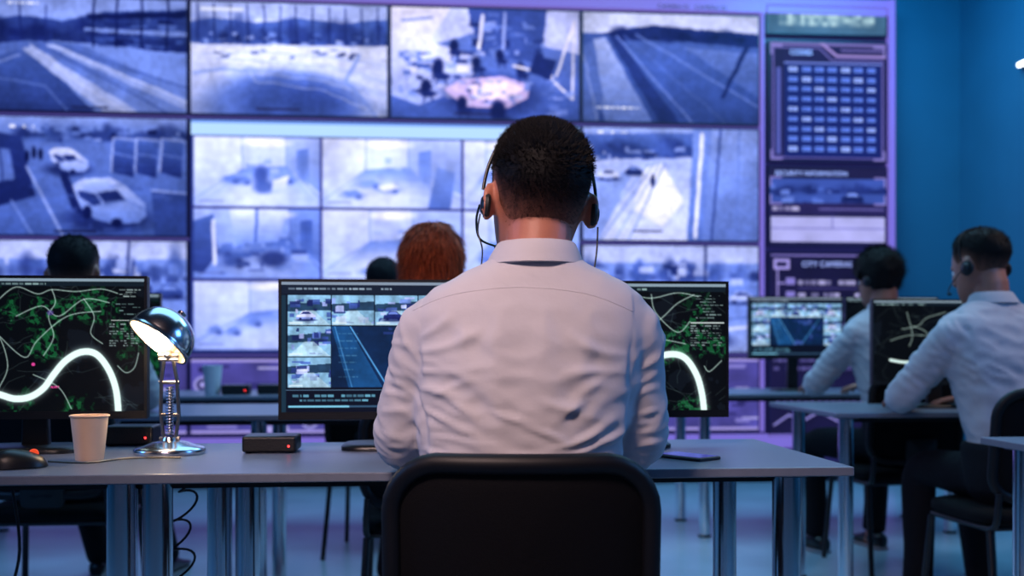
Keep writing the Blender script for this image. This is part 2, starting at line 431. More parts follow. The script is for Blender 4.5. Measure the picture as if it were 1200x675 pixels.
def t_parking(dx=0):
    c = Cv(-13+dx, 143, 218+dx, 279, RES, .46, warp=1.4, seed=33)
    X = lambda v: v+dx
    c.grad([(X(-20), 140), (X(225), 140), (X(225), 176), (X(-20), 164)], .66, .5); c.trees(X(20), X(218), 166, 20, 50, .25, 31); c.clutter(X(20), 150, X(218), 172, 40, .05, .7, 14, 6, 31)
    c.grad([(X(-20), 172), (X(218), 172), (X(225), 285), (X(-20), 285)], .5, .42)
    c.grad([(X(-20), 160), (X(22), 165), (X(38), 235), (X(-20), 250)], .24, .16); c.poly([(X(-13), 178), (X(8), 182), (X(14), 215), (X(-13), 220)], .5); c.line([(X(-4), 178), (X(0), 218)], 1.5, .2)
    for x in (130, 158, 188):
        c.grad([(X(x), 166), (X(x+26), 168), (X(x+24), 212), (X(x-2), 206)], .42, .22); c.line([(X(x), 166), (X(x-2), 206)], 1.4, .8); c.line([(X(x), 166), (X(x+26), 168)], 1.4, .76); c.line([(X(x-1), 184), (X(x+25), 188)], 1, .6)
    c.car34(X(54), 178, 46, .9)
    c.car34(X(80), 212, 88, .76)
    c.poly([(X(66), 206), (X(76), 205), (X(96), 256), (X(82), 250)], .14)
    c.poly([(X(176), 226), (X(225), 230), (X(225), 285), (X(180), 285)], .32); c.line([(X(176), 226), (X(218), 230)], 2, .7)
    c.line([(X(28), 200), (X(70), 279)], 2.5, .7); c.line([(X(10), 240), (X(34), 279)], 2, .6)
    for a, b_ in ((44, 186), (36, 184), (28, 188)): c.ell(X(a), b_, 2.6, 7, .04)
    c.clutter(X(30), 186, X(200), 276, 40, .3, .6, 20, 4, 36, .35)
    c.grade(.93, .35, 1.2, .45, .5, 33, 3); c.dashes(X(8), 151, X(44), 156, 1, (235, 235, 255), 3.5, 5); c.hrect(X(60), 273, X(110), 277, (14, 14, 50), .8)
    return c
def t_street(x0, y0, x1, y1, seed):
    c = Cv(x0, y0, x1, y1, RES, .6, warp=1.2, seed=seed)
    W = x1-x0; H = y1-y0
    c.rect(x0-5, y0-5, x1+5, y0+H*.16, .8); c.trees(x0, x1, y0+H*.32, H*.26, 40, .26, seed)
    c.clutter(x0, y0+H*.14, x1, y0+H*.42, 36, .12, .9, 22, 12, seed)
    c.grad([(x0-5, y0+H*.4), (x1+5, y0+H*.36), (x1+5, y1+5), (x0-5, y1+5)], .54, .7)
    r = random.Random(seed)
    for i in range(6):
        c.car(x0+W*(.01+.165*i), y0+H*r.uniform(.44, .62), W*.15, r.choice([.9, .3, .8, .2]))
    c.line([(x0, y0+H*.97), (x1, y0+H*.75)], 3, .9); c.line([(x0, y0+H*.8), (x1, y0+H*.66)], 1.6, .4); c.line([(x0+W*.7, y0), (x0+W*.69, y0+H*.6)], 2.4, .15)
    c.car34(x0+W*.10, y0+H*.62, W*.26, .86); c.car34(x0+W*.55, y0+H*.64, W*.28, .36)
    c.grade(.96, .35, 1.12, .5, .5, seed, 3)
    return c
def t_plaza():
    c = Cv(683, 154, 888, 286, RES, .8, warp=1.0, seed=43)
    c.rect(675, 150, 895, 170, .7)
    c.grad([(675, 162), (812, 158), (814, 186), (675, 194)], .46, .3); c.trees(684, 812, 186, 24, 46, .25, 41); c.clutter(683, 172, 810, 192, 26, .1, .95, 16, 6, 41)
    c.grad([(675, 200), (770, 190), (814, 192), (814, 290), (675, 290)], .76, .86)
    c.poly([(675, 216), (742, 204), (700, 290), (675, 290)], .66); c.poly([(755, 200), (776, 196), (800, 240), (775, 270), (740, 250)], .96)
    for k in range(4): c.line([(688+k*16, 286), (760+k*6, 196)], 1.8, .5 if k % 2 else .62, .7)
    c.car(700, 214, 26, .9); c.car(732, 208, 20, .2); c.ell(764, 216, 2.4, 8, .08)
    c.grad([(812, 150), (844, 150), (832, 290), (804, 290)], .6, .48); c.grad([(834, 150), (895, 150), (895, 290), (822, 290)], .66, .54)
    c.line([(822, 160), (814, 282)], 4, .95); c.line([(844, 154), (833, 286)], 2.4, .3); c.line([(866, 154), (862, 286)], 1.2, .5)
    c.grade(.96, .3, 1.12, .4, .5, 43, 2); c.dashes(700, 157, 740, 162, 1, (250, 250, 255), 3, 5); c.hrect(740, 274, 775, 277, (30, 30, 80), .7)
    return c
def t_multi():
    c = Cv(225, 145, 677, 415, RES, .2, warp=1.3, seed=8)
    xs = [(228, 372), (375, 537), (540, 677)]; ys = [(164, 245), (248, 329), (332, 412)]
    k = 0
    for (ya, yb) in ys:
        for (xa, xb) in xs:
            k += 1; r = random.Random(k*7)
            c.clip = ((c.X0 >= xa) & (c.X0 <= xb) & (c.Y0 >= ya) & (c.Y0 <= yb)).astype(float)
            W = xb-xa; H = yb-ya
            g = [.74, .77, .74, .58, .74, .70, .70, .70, .72][k-1]
            vx = xa+W*(.35+.3*((k*37) % 10)/10); vy = ya+H*.36
            c.grad([(xa-5, ya-5), (xb+5, ya-5), (xb+5, yb+5), (xa-5, yb+5)], g+.08, g-.02)
            c.grad([(vx-26, vy+8), (vx+24, vy+4), (xb+10, yb+10), (xa-10, yb+10)], g-.16, g+.04)
            c.grad([(xa-5, ya-5), (vx-28, ya-5), (vx-26, vy+8), (xa-5, yb-12)], g+.14, g+.02)
            c.grad([(vx+24, ya-5), (xb+5, ya-5), (xb+5, yb-14), (vx+24, vy+4)], g+.0, g-.14)
            c.line([(vx-26, ya), (vx-26, vy+8), (xa, yb-8)], 1.2, g-.3, .5); c.line([(vx+24, ya), (vx+24, vy+4), (xb, yb-10)], 1.2, g-.35, .5); c.line([(vx-26, vy+8), (vx+24, vy+4)], 1.2, g-.3, .5)
            c.grad([(vx+36, ya+14), (vx+50, ya+12), (vx+50, yb-26), (vx+36, vy+16)], g-.22, g-.14); c.line([(vx+43, ya+13), (vx+43, yb-28)], 1, g-.3, .6)
            c.ell(vx, ya+6, 26, 5, 1.0, .9, .8); c.ell(vx-8, yb-16, 44, 16, min(1, g+.20), .5, .9)
            for q in range(3):
                x = r.uniform(xa+10, xb-34); y = r.uniform(ya+H*.5, yb-14); w_ = r.uniform(14, 28)
                c.ell(x+w_*.5, y+7, w_*.6, 4, g-.3, .5, .8)
                c.poly([(x, y+3), (x+w_*.7, y), (x+w_, y+5), (x+w_*.3, y+9)], r.choice([g-.25, .98, g-.18]), .8)
                c.ell(x+w_*.8, y+9, 4, 3, g-.4, .7, .6)
            c.clutter(vx-24, vy-8, vx+24, vy+12, 8, g-.3, g+.1, 12, 8, k*5, .5)
            if k == 1: c.ell(304, 208, 8, 12, .3, .9, .7); c.ell(308, 222, 12, 8, .36, .9, .7); c.grad([(318, 214), (336, 208), (332, 226), (318, 230)], .95, .75)
            if k == 2: c.grad([(508, 196), (530, 202), (524, 245), (498, 245)], .6, .46)
            if k == 4:
                c.grad([(228, 262), (250, 254), (256, 300), (240, 322), (228, 322)], .4, .24); c.line([(250, 262), (252, 312)], 4, .9); c.clutter(256, 286, 372, 328, 30, .2, .7, 20, 9, 3)
                c.grad([(268, 248), (334, 248), (324, 286), (276, 290)], .84, .6); c.line([(300, 248), (298, 286)], 3, .4); c.ell(318, 306, 16, 9, .2, .9, .6)
            c.noise(.08, 8, 50+k)
            c.hrect(xa+6, yb-7, xa+34, yb-5, (60, 60, 120), .5)
            c.clip = np.ones((c.h, c.w))
    c.grade(1.0, .12, 1.08, .5, .5, 8, 2)
    for x in (373.5, 538.5): c.hrect(x-1.3, 162, x+1.3, 415, (44, 42, 120))
    for y in (246.5, 330.5): c.hrect(225, y-1.3, 677, y+1.3, (44, 42, 120))
    c.hrect(225, 147, 680, 162, (170, 206, 252)); c.hrect(225, 145, 680, 148, (110, 150, 236))
    return c
def t_tech(x0, y0, x1, y1, seed):
    c = Cv(x0, y0, x1, y1, .9, (66, 62, 136))
    r = random.Random(seed); c.noise(.35, 6, seed)
    for i in range(26):
        x = r.uniform(x0, x1-10); y = r.uniform(y0, y1-6)
        c.rect(x, y, x+r.uniform(6, 34), y+r.uniform(1.5, 7), r.choice([(176, 172, 226), (24, 22, 66), (126, 120, 196), (40, 38, 96)]), .8)
    for i in range(5):
        x = r.uniform(x0+10, x1-10); y = r.uniform(y0+8, y1-8); c.ell(x, y, 9, 9, (150, 146, 214)); c.ell(x, y, 6.5, 6.5, (34, 32, 84)); c.ell(x, y, 3, 3, (150, 146, 214))
    c.rect(x0, y0, x1, y0+3, (150, 140, 210)); c.rect(x0, y1-3, x1, y1, (150, 140, 210))
    return c

# ------- the video wall
YV = 7.2
cols_px = [-250, -13, 221, 456, 681, 891]
cx_ = [on_y(p, 200, YV).x for p in cols_px]
ROWS = [(3.379, 2.590), (2.562, 1.745), (1.722, .945), (.92, .38)]
XE = on_y(1048, 200, YV).x
fr = empty('video_wall_frame', (0, YV, 0), 0, 'dark purple steel frame that carries the whole wall of surveillance displays', 'frame')
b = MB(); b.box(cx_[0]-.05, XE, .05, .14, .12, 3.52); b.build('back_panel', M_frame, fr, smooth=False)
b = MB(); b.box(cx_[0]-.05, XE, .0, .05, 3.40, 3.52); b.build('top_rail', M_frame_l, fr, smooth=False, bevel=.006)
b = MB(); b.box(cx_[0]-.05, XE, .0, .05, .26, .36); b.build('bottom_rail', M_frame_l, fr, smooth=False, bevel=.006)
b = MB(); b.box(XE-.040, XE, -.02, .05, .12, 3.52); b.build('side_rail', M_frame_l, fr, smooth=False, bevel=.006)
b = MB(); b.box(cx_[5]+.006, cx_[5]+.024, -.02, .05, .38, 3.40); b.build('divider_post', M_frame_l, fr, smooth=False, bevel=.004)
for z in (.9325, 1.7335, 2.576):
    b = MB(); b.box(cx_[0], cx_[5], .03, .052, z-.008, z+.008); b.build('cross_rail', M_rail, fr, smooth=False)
M_txt = mat('text_lavender', (170, 170, 215), .5, emit=(166, 166, 220), es=1.0)
M_txt_p = mat('text_pink', (230, 80, 170), .5, emit=(235, 70, 160), es=1.0)
text('CAMERA 01   CAMERA 02', .045, (cx_[4]+.55, -.003, 3.41), M_bezel, fr, name='rail_text')
def display(cv, X0, X1, Z0, Z1, label, gap=.006, bez=.009, cat='screen', group='surveillance displays in the video wall', nm='wall_display'):
    t = empty(nm, ((X0+X1)/2, YV, Z0), 0, label, cat, group)
    hw = (X1-X0)/2-gap; h = Z1-Z0-gap
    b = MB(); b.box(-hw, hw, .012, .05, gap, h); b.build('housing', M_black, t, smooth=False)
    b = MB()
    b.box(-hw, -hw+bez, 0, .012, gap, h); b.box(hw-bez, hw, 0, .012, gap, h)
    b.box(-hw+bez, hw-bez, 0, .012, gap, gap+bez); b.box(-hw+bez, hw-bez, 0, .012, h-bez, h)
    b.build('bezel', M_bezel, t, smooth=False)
    s = sheet('screen', cv, -hw+bez, hw-bez, gap+bez, h-bez, .006, M_screen, t)
    return t, s
def tile(cv, c0, c1, r0, r1, label):
    return display(cv, cx_[c0], cx_[c1], ROWS[r1][1]-.006, ROWS[r0][0]+.006, label)
tile(t_yard(-237, 13), 0, 1, 0, 0, 'wall display of a railway yard at the top left end of the video wall')
tile(t_yard(), 1, 2, 0, 0, 'top row wall display of curving tracks beside dark sheds')
tile(t_snow(), 2, 3, 0, 0, 'top row wall display of a pale open lot with a dark mound and tree line')
tile(t_office(), 3, 4, 0, 0, 'top row wall display of an office interior with a pinkish table')
tile(t_field(), 4, 5, 0, 0, 'top row wall display of a dark field with a pale diagonal road')
tile(t_parking(-237), 0, 1, 1, 1, 'middle row wall display at the far left end of the video wall')
tile(t_parking(), 1, 2, 1, 1, 'wall display of a car park with two white cars, under the tracks picture')
tile(t_multi(), 2, 4, 1, 2, 'large wall display split into nine bright interior views below a pale bar')
tile(t_plaza(), 4, 5, 1, 1, 'wall display of a bright plaza with a grey post, right of the nine views')
tile(t_street(-250, 285, -17, 415, 91), 0, 1, 2, 2, 'lowest picture display at the far left end of the video wall')
tile(t_street(-13, 285, 218, 415, 61), 1, 2, 2, 2, 'wall display of parked cars, below the car park picture')
tile(t_street(683, 290, 888, 415, 71), 4, 5, 2, 2, 'wall display of a street behind the right desk monitor')
for i in range(5):
    nm = ['far left end', 'left column', 'second column', 'third column', 'fourth column'][i]
    display(t_tech(i*100, 0, i*100+200, 80, 80+i), cx_[i], cx_[i+1], ROWS[3][1], ROWS[3][0], 'low purple data display in the bottom row, %s of the video wall' % nm)
def col_rect(px0, py0, px1, py1):
    m = (px0+px1)/2
    return on_y(px0, 0, YV).x, on_y(px1, 0, YV).x, on_y(m, py1, YV).z, on_y(m, py0, YV).z
GI = 'information displays beside the video wall'
c = Cv(898, 8, 1040, 42, .9, (62, 98, 130)); c.noise(.25, 5, 2)
r_ = random.Random(4)
for i in range(22):
    x = 912+i*5.2
    for j in range(3):
        c.rect(x, 17+j*5, x+5, 22+j*5, (190, 220, 225), r_.uniform(.1, .95))
c.blur(3)
x0, x1, z0, z1 = col_rect(897, 6, 1041, 42)
display(c, x0, x1, z0, z1, 'small teal header display with blurred pale lettering at the top right', group=GI)
def brackets(c, x0, y0, x1, y1, k=(140, 130, 205)):
    for (a, b_, sx, sy) in ((x0, y0, 1, 1), (x1, y0, -1, 1), (x0, y1, 1, -1), (x1, y1, -1, -1)):
        c.line([(a, b_+sy*10), (a, b_), (a+sx*12, b_)], 1.6, k)
c = Cv(903, 50, 1037, 190, 1.1, (30, 28, 76)); c.noise(.2, 5, 3)
c.rect(903, 50, 1037, 53, (110, 100, 170)); c.line([(907, 56), (960, 56), (974, 70), (1033, 70), (1033, 186), (907, 186), (907, 56)], 1.3, (110, 104, 186))
c.line([(962, 50), (980, 65), (1036, 65)], 3, (150, 130, 200)); c.line([(985, 58), (1034, 58)], 1.4, (120, 110, 190))
c.rect(920, 74, 1031, 186, (22, 32, 100)); c.line([(920, 74), (1031, 74)], 1.5, (120, 140, 230))
for i in range(9):
    for j in range(7):
        x = 925+j*15; y = 79+i*11.8
        c.rect(x, y, x+10, y+5, (96, 130, 236) if (i*3+j*5) % 4 else (150, 176, 255), .9)
        c.rect(x+3, y+1.5, x+5, y+3.5, (30, 40, 120), .8)
c.rect(911, 80, 915, 182, (90, 100, 190), .8); brackets(c, 905, 54, 1035, 188)
x0, x1, z0, z1 = col_rect(900, 48, 1041, 191)
t, s = display(c, x0, x1, z0, z1, 'dark code table display with a blue grid of figures', group=GI)
text('CODES', .052, (-.29, -.002, (z1-z0)-.105), M_txt, s)
c = Cv(903, 196, 1037, 288, 1.1, (28, 26, 66))
c.rect(903, 209, 1037, 238, .34); c.trees(903, 1037, 226, 14, 30, .16, 5); c.clutter(903, 215, 1037, 238, 26, .1, .6, 16, 6, 5); c.car(985, 236, 26, .1); c.rect(903, 238, 1037, 252, (36, 32, 82))
c.rect(904, 254, 1036, 284, (160, 160, 218)); c.line([(904, 268), (1036, 268)], 1.5, (110, 108, 180)); c.line([(975, 254), (975, 268)], 1.5, (110, 108, 180)); c.noise(.1, 6, 6)
c.dashes(906, 241, 950, 250, 1, (190, 186, 230), 4, 3); c.line([(960, 245), (1034, 245)], 1.2, (110, 104, 180)); brackets(c, 904, 208, 1036, 239)
x0, x1, z0, z1 = col_rect(900, 194, 1041, 290)
t, s = display(c, x0, x1, z0, z1, 'security information display with a dark street picture and a pale box', group=GI)
text('SECURITY INFORMATION', .047, (-.40, -.002, (z1-z0)-.075), M_txt, s)
c = Cv(903, 296, 1037, 512, 1.0, (22, 20, 56)); c.noise(.2, 6, 7)
c.line([(905, 299), (1034, 299)], 1.5, (130, 120, 200))
c.rect(908, 304, 926, 316, (150, 140, 214)); c.rect(911, 307, 923, 313, (30, 26, 70)); c.line([(912, 316), (912, 350), (920, 350)], 1.6, (150, 140, 214)); c.line([(912, 332), (920, 332)], 1.6, (150, 140, 214))
for y in (330, 346): c.rect(922, y-4, 932, y+4, (120, 112, 190)); c.line([(936, y+8), (1030, y+8)], 1, (70, 64, 130))
c.dashes(936, 325, 1030, 357, 2, (180, 176, 226), 5, 3)
c.dashes(908, 366, 1030, 440, 7, (118, 112, 190), 4, 5, .8)
for i in range(5): c.ell(920+i*24, 470, 10, 10, (120, 114, 196)); c.ell(920+i*24, 470, 7, 7, (30, 26, 70)); c.ell(920+i*24, 470, 3, 3, (120, 114, 196))
c.line([(908, 500), (925, 488), (940, 496), (960, 484), (985, 498), (1010, 482), (1030, 492)], 1.6, (150, 144, 226))
x0, x1, z0, z1 = col_rect(900, 294, 1041, 512)
t, s = display(c, x0, x1, z0, z1, 'tall dark list display with icons and rows of text at the lower right', group=GI)
text('CITY CAMERAS', .055, (-.20, -.002, (z1-z0)-.115), M_txt, s)

t = empty('wall_light', (XR-.0, 6.1, 2.89), 0, 'thin white glowing linear light on the blue wall at the right edge', 'light')
b = MB(); b.box(-.04, 0, -.5, .50, -.018, .018); b.build('housing', M_black, t, smooth=False, bevel=.004)
b = MB(); b.box(-.055, -.04, -.48, .48, -.013, .013); b.build('diffuser', mat('tube_glow', (240, 245, 255), .4, emit=(235, 245, 255), es=5), t, smooth=False)

# ------------------------------------------------------------------ desks
def desk(X0, X1, Y0, Y1, label, zt=.75, legs=None, group='grey topped desks', lr=.030):
    cx, cy = (X0+X1)/2, (Y0+Y1)/2
    t = empty('desk', (cx, cy, 0), 0, label, 'desk', group)
    hx, hy = (X1-X0)/2, (Y1-Y0)/2
    b = MB(); b.box(-hx, hx, -hy, hy, zt-.019, zt); b.build('desktop', M_desk, t, smooth=False, bevel=.003)
    if legs is None: legs = [(X0+.09, Y0+.1), (X1-.09, Y0+.1), (X0+.09, Y1-.1), (X1-.09, Y1-.1)]
    for x, y in legs:
        b = MB(); b.lathe([(lr, .012), (lr, zt-.022)], 24, Matrix.Translation((x-cx, y-cy, 0))); g = b.build('leg', M_chrome, t)
        b = MB(); b.lathe([(lr+.004, 0), (lr+.004, .012)], 24, Matrix.Translation((x-cx, y-cy, 0))); b.build('foot', M_black, g)
        b = MB(); b.lathe([(lr+.02, zt-.026), (lr+.02, zt-.019)], 24, Matrix.Translation((x-cx, y-cy, 0))); b.build('mounting_plate', M_steel, g)
    b = MB()
    b.box(-hx+.12, hx-.12, hy-.13, hy-.11, zt-.045, zt-.02); b.box(-hx+.12, hx-.12, -hy+.13, -hy+.15, zt-.045, zt-.02)
    b.build('under_frame', M_matte, t, smooth=False)
    return t
N0, N1 = 2.04, 2.68
desk(-1.9, .887, N0, N1, 'long grey desk nearest the camera, carrying the chrome lamp, cup and monitors',
     legs=[(-1.8, N0+.1), (-1.8, N1-.1), (-.607, N0+.10), (-.537, N0+.10), (-.50, N1-.09), (-.432, N1-.09), (.775, N0+.09), (.775, N1-.1)])
desk(1.52, 2.9, N0, N1, 'grey desk whose corner just enters at the lower right edge', legs=[(1.62, N0+.1), (2.8, N0+.1), (1.60, N1-.08), (2.8, N1-.1)])
R0, R1 = 3.74, 4.48
desk(-1.95, .72, R0, R1, 'long second row desk at the left, between the dark haired person and red haired woman', legs=[(-1.86, R0+.1), (-1.86, R1-.1), (-.60, R0+.1), (-.60, R1-.1), (.63, R0+.1), (.63, R1-.1)])
desk(1.53, 3.05, 3.68, 4.42, 'second row desk under the elbow of the man at the right edge', legs=[(1.60, 3.76), (2.96, 3.78), (1.62, 4.30), (2.96, 4.32)], lr=.028)
T0, T1 = 5.15, 5.85
desk(-2.35, .45, T0, T1, 'third row desk below the video wall, with the white cup and small boxes')
desk(1.38, 2.9, T0, T1, 'third row desk at the right, below the information displays')

# ------------------------------------------------------------------ monitors
def map_cv(x0, y0, x1, y1, res, river, seed, lines, extra=None, dark=False):
    c = Cv(x0, y0, x1, y1, res, (5, 8, 12))
    f = fbm(c.h, c.w, 7, 5, seed); g = fbm(c.h, c.w, 60, 3, seed+1)
    if not dark:
        c.put(((f > .55) & (g > .48)).astype(float), (10, 54, 30), .6); c.put(((f > .60) & (g > .56)).astype(float), (22, 104, 56), .6)
    c.put((f < .36).astype(float), (12, 18, 26), .9)
    r = random.Random(seed)
    for i in range(60):
        x = r.uniform(x0, x1); y = r.uniform(y0, y1); p = [(x, y)]; a = r.uniform(0, 6.3)
        for k in range(5):
            a += r.uniform(-.7, .7); x += math.cos(a)*11; y += math.sin(a)*8; p.append((x, y))
        c.line(p, .1, (120, 150, 150), .38)
    for p in lines: c.line(p, .8, (180, 208, 200), .85)
    for rv, w_ in river: c.line(rv, w_, (228, 255, 250), 1.0, glow=w_*.8)
    c.rect(x0, y0, x1, y0+3.0, (130, 150, 165)); c.rect(x0, y0+3.0, x1, y0+8.5, (16, 28, 38))
    c.dashes(x0+6, y0+4.5, x1-90, y0+9, 1, (150, 180, 180), 2, seed)
    if extra: extra(c)
    return c
def spl(p, m=6):
    o, _ = smooth_path([(a, b, 0) for a, b in p], [1]*len(p), m); return [(v.x, v.y) for v in o]
def ex_l(c):
    c.dashes(142, 340, 168, 350, 4, (160, 180, 180), 1.1, 2); c.dashes(138, 356, 168, 372, 4, (110, 140, 140), 1.1, 3)
    for k in range(3): c.dashes(130+k*13, 380, 141+k*13, 408, 10, (140, 160, 160), 1.0, 4+k)
    c.rect(132, 376, 170, 377, (180, 190, 190)); c.dashes(-95, 345, -60, 400, 10, (130, 160, 160), 1.4, 9)
    c.ell(60, 368, 4, 3, (90, 60, 150), .6); c.ell(40, 428, 2, 2, (235, 70, 160), .9)
cvL = map_cv(-105, 328, 172, 483, 1.45, [(spl([(-105, 446), (-60, 456), (-20, 460), (0, 463), (18, 468), (36, 466), (52, 456), (64, 440), (78, 424), (96, 414), (114, 416), (129, 434), (138, 458), (141, 486)]), 7.5)], 5,
    [spl([(0, 352), (20, 338), (45, 346), (62, 341), (90, 343), (120, 340), (140, 345)]), spl([(20, 372), (50, 360), (70, 372), (100, 352), (130, 356)]),
     spl([(0, 395), (30, 420), (45, 400), (80, 372), (120, 366)]), spl([(-60, 400), (-20, 380), (0, 396), (10, 430), (0, 455)]), spl([(40, 440), (70, 455), (85, 480)]), spl([(140, 430), (150, 438), (160, 432), (165, 415)]), spl([(-100, 360), (-40, 350), (-10, 372)]), spl([(62, 341), (66, 356), (58, 372), (64, 396), (52, 418)]), spl([(100, 352), (112, 372), (108, 392), (122, 404)])], ex_l)
def ex_r(c):
    for k in range(3): c.dashes(806+k*13, 384, 817+k*13, 408, 9, (140, 160, 160), 1.0, 14+k)
    c.dashes(812, 350, 845, 378, 8, (130, 155, 155), 1.1, 5); c.rect(806, 381, 845, 382, (180, 190, 190))
cvR = map_cv(600, 338, 847, 479, 1.45, [(spl([(670, 484), (690, 466), (720, 444), (750, 427), (778, 417), (798, 420), (812, 438), (819, 460), (822, 484)]), 7)], 15,
    [spl([(700, 355), (730, 350), (760, 354), (790, 348), (815, 352)]), spl([(700, 385), (740, 372), (765, 380), (790, 360), (810, 350)]), spl([(760, 350), (765, 370), (790, 392), (805, 380)]),
     spl([(822, 430), (828, 436), (842, 424)]), spl([(720, 420), (740, 402), (770, 400), (800, 405)])], ex_r)
def ui_cv(x0, y0, x1, y1, res, seed=3):
    c = Cv(x0, y0, x1, y1, res, (9, 15, 32)); W, H = x1-x0, y1-y0
    F = lambda u, v: (x0+u*W, y0+v*H)
    c.rect(x0, y0, x1, y0+.022*H, (130, 145, 165)); c.rect(x0, y0+.022*H, x1, y0+.09*H, (20, 30, 48)); c.dashes(x0+8, y0+.035*H, x0+.5*W, y0+.08*H, 1, (160, 180, 200), 2.2, 2)
    c.rect(x0, y0+.1*H, x0+.02*W, y1, (24, 48, 66))
    k = 0
    for j in range(3):
        for i in range(5):
            if j >= 1 and 1 <= i <= 3: continue
            a, b_ = F(.028+.195*i, .10+.24*j); a2, b2 = F(.028+.195*i+.190, .10+.24*j+.232); k += 1
            c.clip = ((c.X >= a) & (c.X <= a2) & (c.Y >= b_) & (c.Y <= b2)).astype(float)
            w_, h_ = a2-a, b2-b_
            c.rect(a, b_, a2, b2, (128, 176, 212)); c.poly([(a, b_+h_*.3), (a2, b_+h_*.2), (a2, b_+h_*.5), (a, b_+h_*.55)], (34, 62, 92))
            c.clutter(a, b_+2, a2, b2-2, 18, .05, .9, w_*.3, h_*.2, seed+k)
            c.poly([(a, b2), (a+w_*.4, b_+h_*.5), (a+w_*.6, b_+h_*.5), (a2, b2)], (190, 218, 236), .6)
            if k % 2: c.car(a+w_*.2, b2-h_*.2, w_*.45, .9 if k % 3 else .15)
            c.noise(.3, 34, k)
            c.rect(a+1, b2-3.4, a+w_*.35, b2-1.8, (220, 235, 240), .7); c.clip = np.ones((c.h, c.w))
    a, b_ = F(.222, .342); a2, b2 = F(.808, .81)
    c.rect(a, b_, a2, b2, (12, 36, 72)); c.clip = ((c.X >= a) & (c.X <= a2) & (c.Y >= b_) & (c.Y <= b2)).astype(float)
    c.poly([(a, b_), (a+20, b_), (a+60, b2), (a+20, b2)], (22, 70, 122)); c.line([(a+22, b_), (a+66, b2)], 1.3, (80, 150, 210)); c.line([(a+4, b_), (a+24, b2)], 1.1, (60, 126, 190))
    c.line([(a2-10, b_), (a2-60, b2)], 2, (50, 110, 165)); c.dashes(a+8, b_+6, a+40, b2-6, 7, (80, 136, 180), 1.3, 7, .6)
    c.clutter(a+60, b_, a2, b2, 20, .1, .5, 20, 12, 77, .6); c.noise(.3, 20, 8); c.clip = np.ones((c.h, c.w))
    c.rect(x0+.02*W, y0+.83*H, x1, y0+.835*H, (80, 110, 140)); c.dashes(x0+.05*W, y0+.86*H, x0+.45*W, y0+.93*H, 2, (110, 180, 210), 2.6, 6)
    c.rect(x0+.03*W, y0+.95*H, x1-8, y0+.965*H, (50, 80, 110)); c.rect(x0+.03*W, y0+.95*H, x0+.3*W, y0+.965*H, (120, 190, 220))
    return c
def monitor(x, y, rz, cv, label, w_=.535, h=.33, z0=.826, zt=.75, group='computer monitors on the desks'):
    t = empty('computer_monitor', (x, y, zt), rz, label, 'monitor', group)
    a = z0-zt; hw = w_/2; bz = .007; ch = .018
    b = MB(); b.box(-hw, hw, -.012, .012, a, a+h); b.build('housing', M_black, t, smooth=False, bevel=.004)
    b = MB(); b.box(-hw*.72, hw*.72, .012, .035, a+.05, a+h-.05); b.build('rear_cover', M_matte, t, smooth=False, bevel=.008)
    b = MB()
    b.box(-hw, -hw+bz, -.017, -.012, a, a+h); b.box(hw-bz, hw, -.017, -.012, a, a+h)
    b.box(-hw+bz, hw-bz, -.017, -.012, a+h-bz, a+h); b.box(-hw+bz, hw-bz, -.017, -.012, a, a+ch)
    b.build('bezel', M_black, t, smooth=False)
    s = sheet('screen', cv, -hw+bz, hw-bz, a+ch, a+h-bz, -.0135, M_monitor, t)
    b = MB(); b.rings([[(-.032, .030, 0.008), (.032, .030, .008), (.032, .052, .008), (-.032, .052, .008)], [(-.026, .028, a+.14), (.026, .028, a+.14), (.026, .046, a+.14), (-.026, .046, a+.14)]]); b.build('stand_neck', M_black, t, smooth=False, bevel=.004)
    b = MB(); R = []
    for zz, k in ((0, 1), (.008, 1), (.013, .94)):
        R.append([(k*.125*math.copysign(abs(math.cos(q))**.5, math.cos(q)), .01+k*.085*math.copysign(abs(math.sin(q))**.5, math.sin(q)), zz) for q in np.linspace(0, 2*PI, 40, endpoint=False)])
    b.rings(R); b.build('stand_base', M_black, t)
    return t, s
YM = 2.51
mw, mh = .548, .338
tL, sL = monitor(-.924, YM, 0, cvL, 'monitor with the dark map and white river curve beside the chrome lamp', z0=.827, w_=mw, h=mh)
text('ALERT', .007, (.052, -.0150, .150), M_txt_p, sL)
monitor(-.070, YM, 0, ui_cv(331, 335, 592, 483, 1.45), 'monitor with camera thumbnails left of the central man', z0=.822, w_=mw, h=mh)
monitor(.486, YM, 0, cvR, 'map monitor right of the central man on his desk', z0=.822, w_=mw, h=mh)
pp = at_d(112, 3.95); monitor(pp.x, 4.0, 0, map_cv(0, 0, 200, 120, .5, [(spl([(10, 90), (80, 40), (150, 100)]), 6)], 22, []), 'second row monitor mostly hidden behind the lamp desk monitor', z0=.87)
monitor(.02, 4.0, 0, ui_cv(0, 0, 200, 120, .5, 9), 'second row monitor in front of the red haired woman')
pp = on_y(1020, 400, 3.98)
monitor(pp.x+.285, 3.98, 0, map_cv(0, 0, 240, 140, .9, [(spl([(30, 104), (60, 108), (90, 100), (115, 92), (140, 72), (200, 50)]), 3.5)], 31, [spl([(50, 50), (80, 44), (96, 30), (130, 20)]), spl([(60, 20), (70, 60), (64, 80)]), spl([(30, 70), (70, 60), (125, 65)]), spl([(70, 44), (96, 56), (100, 84)])], dark=True), 'dark map monitor in front of the man at the right edge', z0=.842, w_=.57, h=.345)
pp = on_y(876, 400, 5.5)
monitor(pp.x+.2675, 5.5, 0, ui_cv(0, 0, 240, 140, .8, 40), 'third row monitor with bluish camera pictures below the information displays', h=.345, z0=.925, zt=.75)
